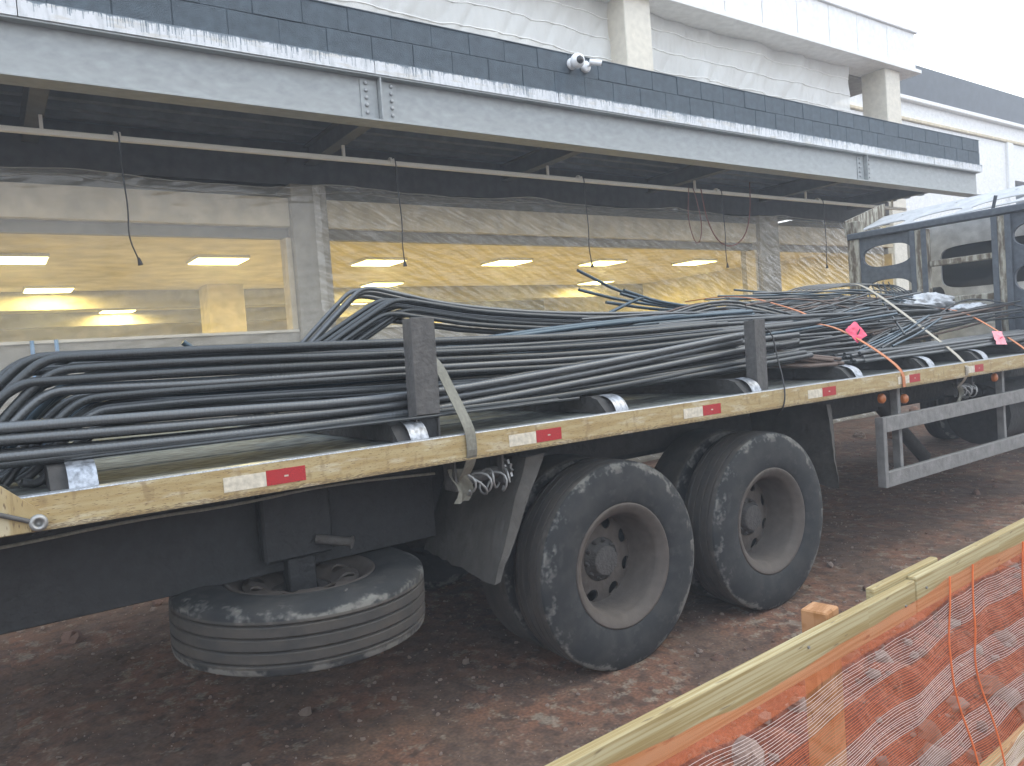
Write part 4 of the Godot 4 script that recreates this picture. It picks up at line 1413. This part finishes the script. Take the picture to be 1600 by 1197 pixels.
func stacked_bars() -> void:
	var r := 0.0175
	# hooked thick bars: level runs whose tail ends turn down
	for i in 28:
		var row := i % 7
		var col := i / 7
		var y := 1.715 - row * 0.04 + rng.randf_range(-0.01, 0.01)
		var z := -3.42 + col * 0.11 + rng.randf_range(-0.03, 0.03)
		var xl := 0.30 + 0.03 * row - 0.03 * col + rng.randf_range(-0.1, 0.08)
		var p := PackedVector3Array([Vector3(4.4 + rng.randf_range(-0.7, 0.4), y - 0.0 + 0.03 * rng.randf(), z), Vector3(2.8, y - 0.02 + rng.randf_range(-0.015, 0.015), z), Vector3(1.6, y + rng.randf_range(-0.012, 0.012), z + rng.randf_range(-0.02, 0.02)), Vector3(0.75, y + 0.02 + rng.randf_range(-0.012, 0.012), z), Vector3(xl, y + 0.03, z), Vector3(xl - 0.07, y + 0.025, z), Vector3(xl - 0.14, y - 0.02, z), Vector3(xl - 0.27, y - 0.16, z + 0.01), Vector3(xl - 0.33, maxf(y - 0.3, 1.32), z + 0.02)])
		bar(p, r - rng.randf_range(0.0, 0.002), [M.bar, M.bar, M.bar_grey, M.bar, M.bar, M.bar_grey, M.bar, M.bar_blue][rng.randi() % 8], "thick dark bar whose left end turns down, in the level bundle behind the left stake", "hooked bars behind the left stake")
	# long thick bars nearest the rail, sloping down to the tail
	for i in 12:
		var row := i % 4
		var col := i / 4
		var o := Vector3(rng.randf_range(-0.08, 0.08), -0.047 * row + rng.randf_range(-0.006, 0.006), -0.045 * col + rng.randf_range(-0.008, 0.008))
		var p := PackedVector3Array()
		for q in [Vector3(3.9, 1.655, -3.02), Vector3(2.5, 1.54, -2.99), Vector3(1.5, 1.48, -2.98), Vector3(0.6, 1.50, -2.95), Vector3(0.0, 1.525, -2.93), Vector3(-0.7, 1.53, -2.92)]:
			var w: Vector3 = q + o + Vector3(0, rng.randf_range(-0.012, 0.012), rng.randf_range(-0.01, 0.01))
			if row == 3:
				w.y -= 0.012 * (w.x - 0.5)
			w.y = maxf(w.y, 1.40)
			p.append(w)
		bar(p, 0.0175, [M.bar, M.bar, M.bar_grey][rng.randi() % 3], "thick dark bar sloping down to the tail along the yellow rail", "thick bars along the rail", 2, 10)
	# level bars seen below them, right of the left stake
	bundle(12, 0.016, [M.bar], "dark bar lying level just above the cross bars between the stakes", "bars lying low between the stakes", [Vector3(4.35, 1.5, -3.06), Vector3(2.9, 1.45, -3.06), Vector3(1.9, 1.42, -3.07)], 0.06, 0.06, 0.2)
	bundle(9, 0.006, [M.bar, M.bar_grey], "thin bar lying flat on the deck near the tail", "thin bars on the tail deck", [Vector3(0.3, 1.315, -2.98), Vector3(1.4, 1.32, -2.92), Vector3(2.2, 1.32, -2.9)], 0.0, 0.06, 0.25, 0.01)
	# packed body of the load
	bundle(34, 0.016, [M.bar, M.bar, M.bar_grey], "dark straight bar in the packed middle of the load", "bars in the middle of the load", [Vector3(7.4, 1.55, -4.1), Vector3(4.6, 1.58, -4.0), Vector3(2.4, 1.55, -3.9)], 0.16, 0.55, 0.6, 0.03)
	# bars bent into raised elbows
	for i in 5:
		var o := Vector3(rng.randf_range(-0.03, 0.03), -0.02 * (i % 3), -0.04 * i)
		bar(PackedVector3Array([Vector3(1.3, 1.52, -4.25) + o, Vector3(1.51, 1.73, -4.25) + o, Vector3(1.83, 2.03, -4.25) + o, Vector3(1.9, 2.085, -4.25) + o, Vector3(1.99, 2.085, -4.25) + o, Vector3(2.1, 2.06, -4.25) + o, Vector3(2.53, 1.965, -4.25) + o, Vector3(3.31, 1.89, -4.25) + o, Vector3(4.25, 1.86, -4.22) + o, Vector3(5.1, 1.86, -4.2) + o]), 0.014, M.bar_grey, "slim bar bent into the highest elbow behind the left stake", "bars bent into the high elbow")
	for i in 14:
		var o := Vector3(rng.randf_range(-0.06, 0.1), -0.028 * (i % 5) + rng.randf_range(-0.008, 0.008), 0.05 * (i / 5) + rng.randf_range(-0.02, 0.02))
		bar(PackedVector3Array([Vector3(1.15, 1.5, -4.0) + o, Vector3(1.45, 1.72, -4.0) + o, Vector3(1.84, 1.945, -4.0) + o, Vector3(1.92, 1.98, -4.0) + o, Vector3(2.01, 1.98, -4.0) + o, Vector3(2.12, 1.96, -4.0) + o, Vector3(2.62, 1.88, -4.0) + o, Vector3(3.95, 1.80, -4.0) + o, Vector3(5.0, 1.78, -4.0) + o]), 0.0145, M.bar, "dark bar bent into the lower packed elbow behind the left stake", "bars bent into the low elbow")
	bundle(6, 0.016, [M.bar_blue], "blue-grey bar slanting up behind the stakes", "blue bars behind the stakes", [Vector3(2.0, 1.68, -3.62), Vector3(2.8, 1.745, -3.65), Vector3(3.66, 1.775, -3.68), Vector3(4.7, 1.80, -3.7)], 0.025, 0.08, 0.15, 0.006)
	# loose ends poking up
	var ends := [[Vector3(3.82, 2.23, -4.5), Vector3(4.36, 2.01, -4.5), Vector3(5.3, 1.86, -4.4)], [Vector3(3.82, 2.08, -4.5), Vector3(4.32, 1.97, -4.48), Vector3(5.4, 1.84, -4.4)], [Vector3(4.1, 2.05, -4.3), Vector3(4.55, 1.93, -4.3), Vector3(5.6, 1.84, -4.3)], [Vector3(4.12, 2.03, -4.36), Vector3(4.6, 1.92, -4.36), Vector3(5.7, 1.85, -4.3)], [Vector3(4.0, 1.97, -4.4), Vector3(4.5, 1.9, -4.4), Vector3(5.2, 1.86, -4.4)], [Vector3(3.9, 1.87, -4.3), Vector3(4.22, 1.975, -4.3), Vector3(4.3, 1.99, -4.3)]]
	for i in ends.size():
		bar(PackedVector3Array(ends[i]), 0.013, M.bar_blue, ["topmost loose bar end poking up left over the middle of the load", "loose bar end poking left just under the topmost one", "loose bar end right of the two long ones, upper of its pair", "loose bar end right of the two long ones, lower of its pair", "shortest loose bar end poking left over the load", "short bar crossing under the loose ends the other way"][i], "loose ends over the load", 2)
	bar(PackedVector3Array([Vector3(0.93, 1.83, -4.5), Vector3(1.02, 1.75, -4.5), Vector3(1.5, 1.5, -4.45)]), 0.018, M.bar_blue, "short dark blue bar end standing up over the level bundle at left", "", 1)
	# slim bars rising to a low peak in the middle
	for i in 9:
		var o := Vector3(rng.randf_range(-0.08, 0.08), -0.025 * (i % 4), 0.05 * (i % 3) + rng.randf_range(-0.02, 0.02))
		bar(PackedVector3Array([Vector3(3.5, 1.70, -4.2) + o, Vector3(4.15, 1.79, -4.2) + o, Vector3(4.93, 1.95, -4.15) + o, Vector3(5.3, 1.84, -3.95) + o, Vector3(5.75, 1.68, -3.75) + o]), 0.009, M.bar_rust if i % 3 == 0 else M.bar_grey, "slim bar bent to a low peak left of the right stake", "slim bars at the low peak")
	bundle(26, 0.008, [M.bar, M.bar_grey, M.bar_grey], "slim bar in the loose tangle behind the right stake", "tangle behind the right stake", [Vector3(3.3, 1.72, -3.75), Vector3(4.4, 1.76, -3.85), Vector3(5.6, 1.72, -3.95), Vector3(6.4, 1.75, -4.0)], 0.06, 0.28, 0.4, 0.05)
	# heap towards the headboard
	bundle(26, 0.009, [M.bar_blue, M.bar, M.bar_grey], "slim bar on the high heap near the headboard", "high heap near the headboard", [Vector3(5.95, 1.94, -4.7), Vector3(6.9, 1.95, -4.6), Vector3(7.8, 1.93, -4.5), Vector3(8.6, 1.82, -4.4)], 0.08, 0.22, 0.3, 0.05)
	bundle(22, 0.011, [M.bar, M.bar_grey], "dark bar in the stack below the high heap", "stack below the high heap", [Vector3(5.6, 1.78, -4.4), Vector3(7.0, 1.80, -4.3), Vector3(8.5, 1.72, -4.3)], 0.08, 0.3, 0.3, 0.04)
	bundle(22, 0.012, [M.bar_blue, M.bar], "bar of the dark green-grey bundle cut off square right of the right stake", "dark bundle right of the right stake", [Vector3(4.3, 1.62, -3.62), Vector3(5.2, 1.67, -3.6), Vector3(6.4, 1.74, -3.56)], 0.055, 0.16, 0.1, 0.012, 1)
	bundle(18, 0.013, [M.bar, M.bar], "dark bar under the strap tag right of the right stake", "dark bars under the tag", [Vector3(4.0, 1.5, -3.3), Vector3(4.6, 1.52, -3.3), Vector3(5.35, 1.53, -3.28)], 0.07, 0.12, 0.1, 0.015, 1)
	bundle(24, 0.0125, [M.bar_grey, M.bar], "straight bar in the long bundle along the rail towards the headboard", "long bundle towards the headboard", [Vector3(4.98, 1.41, -3.06), Vector3(6.25, 1.42, -3.06), Vector3(8.3, 1.45, -3.08)], 0.035, 0.13, 0.1, 0.01, 1)
	bundle(12, 0.0125, [M.bar_rust], "short rusty bar on the deck just right of the right stake", "short rusty bars", [Vector3(4.15, 1.5, -3.2), Vector3(4.45, 1.43, -3.08), Vector3(4.72, 1.38, -2.98)], 0.05, 0.06, 0.08, 0.012, 1)
	bundle(14, 0.009, [M.bar, M.bar_blue], "slim bar fanning up between the two tags", "bars fanning up between the tags", [Vector3(5.5, 1.44, -3.2), Vector3(6.0, 1.52, -3.25), Vector3(6.7, 1.62, -3.35)], 0.05, 0.1, 0.2, 0.04, 1)
	bundle(26, 0.010, [M.bar_grey, M.bar, M.bar_rust], "slim bar in the broad loose layer before the headboard", "layer before the headboard", [Vector3(6.0, 1.56, -3.6), Vector3(7.2, 1.63, -3.6), Vector3(8.7, 1.70, -3.65)], 0.07, 0.3, 0.2, 0.05)
	bundle(14, 0.010, [M.bar_rust, M.bar_grey], "brownish slim bar in the flat stack left of the white sacks", "brownish stack left of the sacks", [Vector3(6.8, 1.88, -4.3), Vector3(7.6, 1.83, -4.1), Vector3(8.2, 1.76, -4.0)], 0.04, 0.14, 0.15, 0.02, 1)
	bundle(22, 0.008, [M.bar, M.bar_grey, M.bar_rust], "slim bar lying askew on top of the heap right of the right stake", "bars askew on the heap", [Vector3(5.3, 1.78, -4.0), Vector3(6.2, 1.86, -4.15), Vector3(7.1, 1.84, -4.1)], 0.05, 0.35, 0.5, 0.09, 1)
	# bent links standing on the heap
	for i in 7:
		var o := Vector3(0.035 * i, 0.0 - 0.006 * i, 0.03 * i)
		bar(PackedVector3Array([Vector3(6.9, 1.96, -5.0) + o, Vector3(7.3, 2.13, -5.0) + o, Vector3(8.5, 2.14, -4.9) + o, Vector3(8.62, 2.08, -4.8) + o, Vector3(8.65, 1.85, -4.55) + o, Vector3(8.4, 1.84, -4.5) + o]), 0.008, M.bar_grey, "slim bar bent into an open frame on top of the heap", "bent frames on the heap")
	for i in 6:
		var o := Vector3(0.05 * i, 0.0, 0.04 * i)
		bar(PackedVector3Array([Vector3(8.5, 2.13, -4.95) + o, Vector3(7.95, 1.98, -4.6) + o, Vector3(7.7, 1.93, -4.45) + o]), 0.007, M.bar_blue, "thin bar slanting across the open frames on the heap", "thin bars across the frames", 1)
	bar(PackedVector3Array([Vector3(7.6, 1.66, -3.7), Vector3(8.2, 1.82, -3.75), Vector3(8.6, 1.84, -3.7), Vector3(8.95, 1.7, -3.4)]), 0.009, M.bar, "dark bar arching over the white sacks", "", 3)
	bar(PackedVector3Array([Vector3(6.0, 1.55, -3.15), Vector3(6.9, 1.83, -3.8)]), 0.009, M.bar, "lone slim bar leaning across the pale strap", "", 1)
	for i in 2:
		var g := Geo.new()
		var nf := noise(1.3, 141 + i, 3)
		var R: Vector3 = [Vector3(0.38, 0.11, 0.22), Vector3(0.3, 0.09, 0.18)][i]
		var c: Vector3 = [Vector3(8.6, 1.83, -4.25), Vector3(8.55, 1.70, -3.8)][i]
		g.sheet(40, 20, func(u, v):
			var d := Vector3(sin(v * PI) * cos(u * TAU), -cos(v * PI), -sin(v * PI) * sin(u * TAU))
			return c + R * d * (1.0 + 0.35 * nf.get_noise_3dv(d * 2.0) + 0.12 * absf(nf.get_noise_3dv(d * 6.0 + Vector3(5, 5, 5)))))
		single("sack", g, M.sack, c - Vector3(0, R.y, 0), ["crumpled white sack lying on the bars before the headboard", "smaller crumpled white sack in front of the other sack"][i], "sack", "white sacks")

func straps() -> void:
	var data := [
		["khaki webbing strap over the left stake and yellow rail", M.khaki, 0.05, [Vector3(1.63, 1.60, -3.2), Vector3(1.66, 1.655, -3.06), Vector3(1.665, 1.62, -2.97), Vector3(1.67, 1.5, -2.88), Vector3(1.675, 1.35, -2.765), Vector3(1.68, 1.30, -2.75), Vector3(1.68, 1.2, -2.75), Vector3(1.69, 1.1, -2.86)]],
		["orange strap with the dark pink tag, running down to the rail", M.orange, 0.035, [Vector3(5.1, 1.7, -3.45), Vector3(5.1, 1.665, -3.22), Vector3(5.15, 1.56, -3.05), Vector3(5.17, 1.43, -2.87), Vector3(5.2, 1.309, -2.752), Vector3(5.2, 1.2, -2.75)]],
		["pale strap running over the heap to the rail, left of the pale tag", M.beige, 0.04, [Vector3(7.9, 2.1, -4.8), Vector3(7.5, 2.09, -4.4), Vector3(7.01, 1.92, -3.9), Vector3(6.36, 1.6, -3.2), Vector3(6.12, 1.31, -2.752), Vector3(6.12, 1.2, -2.75), Vector3(6.2, 1.1, -2.87)]],
		["orange strap nearest the headboard, over the long bundle", M.orange, 0.035, [Vector3(8.3, 1.8, -4.2), Vector3(8.0, 1.74, -3.7), Vector3(7.5, 1.66, -3.3), Vector3(7.3, 1.4, -2.87), Vector3(7.24, 1.309, -2.752), Vector3(7.24, 1.2, -2.75)]],
		["short orange strap over the bars above the right stake", M.orange, 0.035, [Vector3(5.0, 1.96, -4.5), Vector3(5.25, 1.985, -4.3), Vector3(5.42, 1.945, -4.1), Vector3(5.4, 1.81, -3.7), Vector3(5.4, 1.76, -3.6)]],
	]
	for d in data:
		var g := Geo.new()
		g.strap(soft(PackedVector3Array(d[3]), 2), Vector3(d[2], 0, 0))
		single("strap", g, d[1], d[3][4], d[0], "strap")
	var g := Geo.new()
	g.tube(soft(PackedVector3Array([Vector3(3.5, 1.70, -3.2), Vector3(3.84, 1.72, -3.05), Vector3(3.9, 1.68, -2.85), Vector3(3.93, 1.5, -2.84), Vector3(3.86, 1.31, -2.745), Vector3(3.84, 1.2, -2.745), Vector3(3.84, 1.15, -2.8)]), 2), 0.0045, 6)
	single("rope", g, M.cable, Vector3(3.85, 1.31, -2.75), "dark rope tied round the right stake down to the rail", "rope")
	for i in 2:
		var c: Vector3 = [Vector3(5.17, 1.60, -3.06), Vector3(7.12, 1.455, -2.93)][i]
		g = Geo.new()
		var nf := noise(2.0, 151 + i, 2)
		var tilt: float = [0.5, -0.1][i]
		g.sheet(8, 8, func(u, v):
			var q := Vector2(u - 0.5, v - 0.5).rotated(tilt) * Vector2(0.19, 0.115)
			return c + Vector3(q.x, q.y, -0.35 * q.y + 0.012 * nf.get_noise_2d(u * 2.0, v * 2.0)))
		var o := base("tag", c, ["dark pink plastic tag on the orange strap", "pale pink plastic tag on the long bundle by the headboard"][i], "tag", "pink tags")
		for k in g.v.size():
			g.v[k] -= c
		part(o, "label_sheet", g, [M.pink, M.pale][i])
		g = Geo.new()
		g.box(Vector3(0.01, 0.0, 0.012), Vector3(0.05, 0.012, 0.002), 0.0, Basis(Vector3.BACK, tilt + 0.3))
		part(o, "print_mark", g, [M.black, M.pink][i])

# ---------------------------------------------------------------- fence
func fence() -> void:
	var a := Vector3(-0.6, 0.9, -1.025)
	var d := Vector3(1.0, 0.0, -0.047).normalized()
	var o := base("barrier_fence", Vector3(2.2, 0.0, -1.14), "rough pale timber barrier of planks nailed to posts in the foreground", "fence")
	var at := -o.position
	var bas := Basis(d, Vector3.UP, d.cross(Vector3.UP))
	var plank := func(s0: float, s1: float, y0: float, y1: float, off: float, th: float, called: String, tilt := 0.0) -> void:
		var g := Geo.new()
		var c := a + d * ((s0 + s1) * 0.5) + bas.z * off
		c.y = (y0 + y1) * 0.5
		g.box(Vector3.ZERO, Vector3(s1 - s0, y1 - y0, th), 0.003)
		var p := part(o, called, g, M.wood)
		p.transform = Transform3D(bas * Basis(Vector3.BACK, tilt), c + at)
	plank.call(0.0, 2.765, 0.789, 0.889, 0.0, 0.026, "rail_plank", 0.003)
	plank.call(2.77, 6.2, 0.795, 0.9, 0.0, 0.026, "rail_plank", 0.0)
	plank.call(2.58, 2.98, 0.80, 0.908, -0.027, 0.024, "splice_plank")
	plank.call(0.0, 6.2, 0.07, 0.165, 0.0, 0.026, "lower_plank", 0.004)
	for s in [0.1, 2.37, 4.6]:
		var g := Geo.new()
		var c: Vector3 = a + d * s + bas.z * (-0.054)
		c.y = 0.39
		g.box(Vector3.ZERO, Vector3(0.075, 1.03, 0.072), 0.004)
		var p := part(o, "post", g, M.post)
		p.transform = Transform3D(bas * Basis(Vector3.UP, 0.12), c + at)
	for s in [1.4, 2.2, 2.7, 2.83, 3.9]:
		var g := Geo.new()
		var c: Vector3 = a + d * s + bas.z * 0.013
		c.y = 0.85 + 0.02 * sin(s * 9.0)
		g.tube(PackedVector3Array([c + at, c + bas.z * 0.004 + at]), 0.004, 6)
		part(o, "nail", g, M.wire)
	# the net hung over the viewer's side of the rail
	var net := base("safety_net", Vector3(2.2, 0.1, -1.1), "torn orange plastic safety net hung on the timber barrier", "net")
	at = -net.position
	var w1 := noise(0.8, 161, 3)
	var w2 := noise(2.6, 162, 2)
	var surf := func(s: float, y: float) -> Vector3:
		var drop := 0.86 - y
		var sag := 0.035 * absf(sin(s * 1.9 + 0.6)) + 0.02 * w1.get_noise_2d(s * 2.0, 5.0)
		var p := a + d * s + bas.z * (0.022 + 0.12 * drop * (0.5 + w1.get_noise_2d(s * 1.0, y * 0.7)) + 0.015 * w2.get_noise_2d(s * 0.7, y * 0.8) * ramp(drop, 0.0, 0.2))
		p.y = y - sag * ramp(-drop, -0.8, -0.1) - 0.06 * drop * w1.get_noise_2d(s * 1.2, 40.0 + y * 0.5)
		return p + at
	var S0 := 1.0
	var S1 := 6.0
	var g := Geo.new()
	g.sheet(180, 40, func(u, v): return surf.call(lerpf(S0, S1, u), lerpf(0.08, 0.805, v)))
	part(net, "mesh", g, M.net)
	g = Geo.new()
	g.sheet(180, 6, func(u, v): return surf.call(lerpf(S0, S1, u), lerpf(0.805, 0.865, v)))
	part(net, "hem", g, M.hem)
	var line := func(y: float, wig: float) -> PackedVector3Array:
		var p := PackedVector3Array()
		for i in 151:
			var s: float = lerpf(S0, S1, i / 150.0)
			var q: Vector3 = surf.call(s, y + wig * w2.get_noise_2d(s * 0.8, y * 12.0))
			p.append(q + bas.z * 0.003)
		return p
	var white := Geo.new()
	var orange := Geo.new()
	for k in 92:
		var y := 0.795 - k * 0.0078
		if fposmod(k / 24.0, 1.0) < 0.5:
			white.tube(line.call(y, 0.004), 0.00055, 3, false)
		else:
			orange.tube(line.call(y, 0.004), 0.00045, 3, false)
	for pair in [[white, M.thread_white, "pale_threads"], [orange, M.thread_orange, "orange_threads"]]:
		part(net, pair[2], pair[0], pair[1]).set_meta("kind", "stuff")
	for s in [2.95, 3.12, 3.55, 4.2]:
		g = Geo.new()
		var p := PackedVector3Array()
		for i in 20:
			p.append(surf.call(s + 0.03 * sin(i * 0.3 + s), lerpf(0.87, 0.1, i / 19.0)) + bas.z * 0.006)
		g.tube(p, 0.003, 6)
		part(net, "seam_cord", g, M.thread_orange)
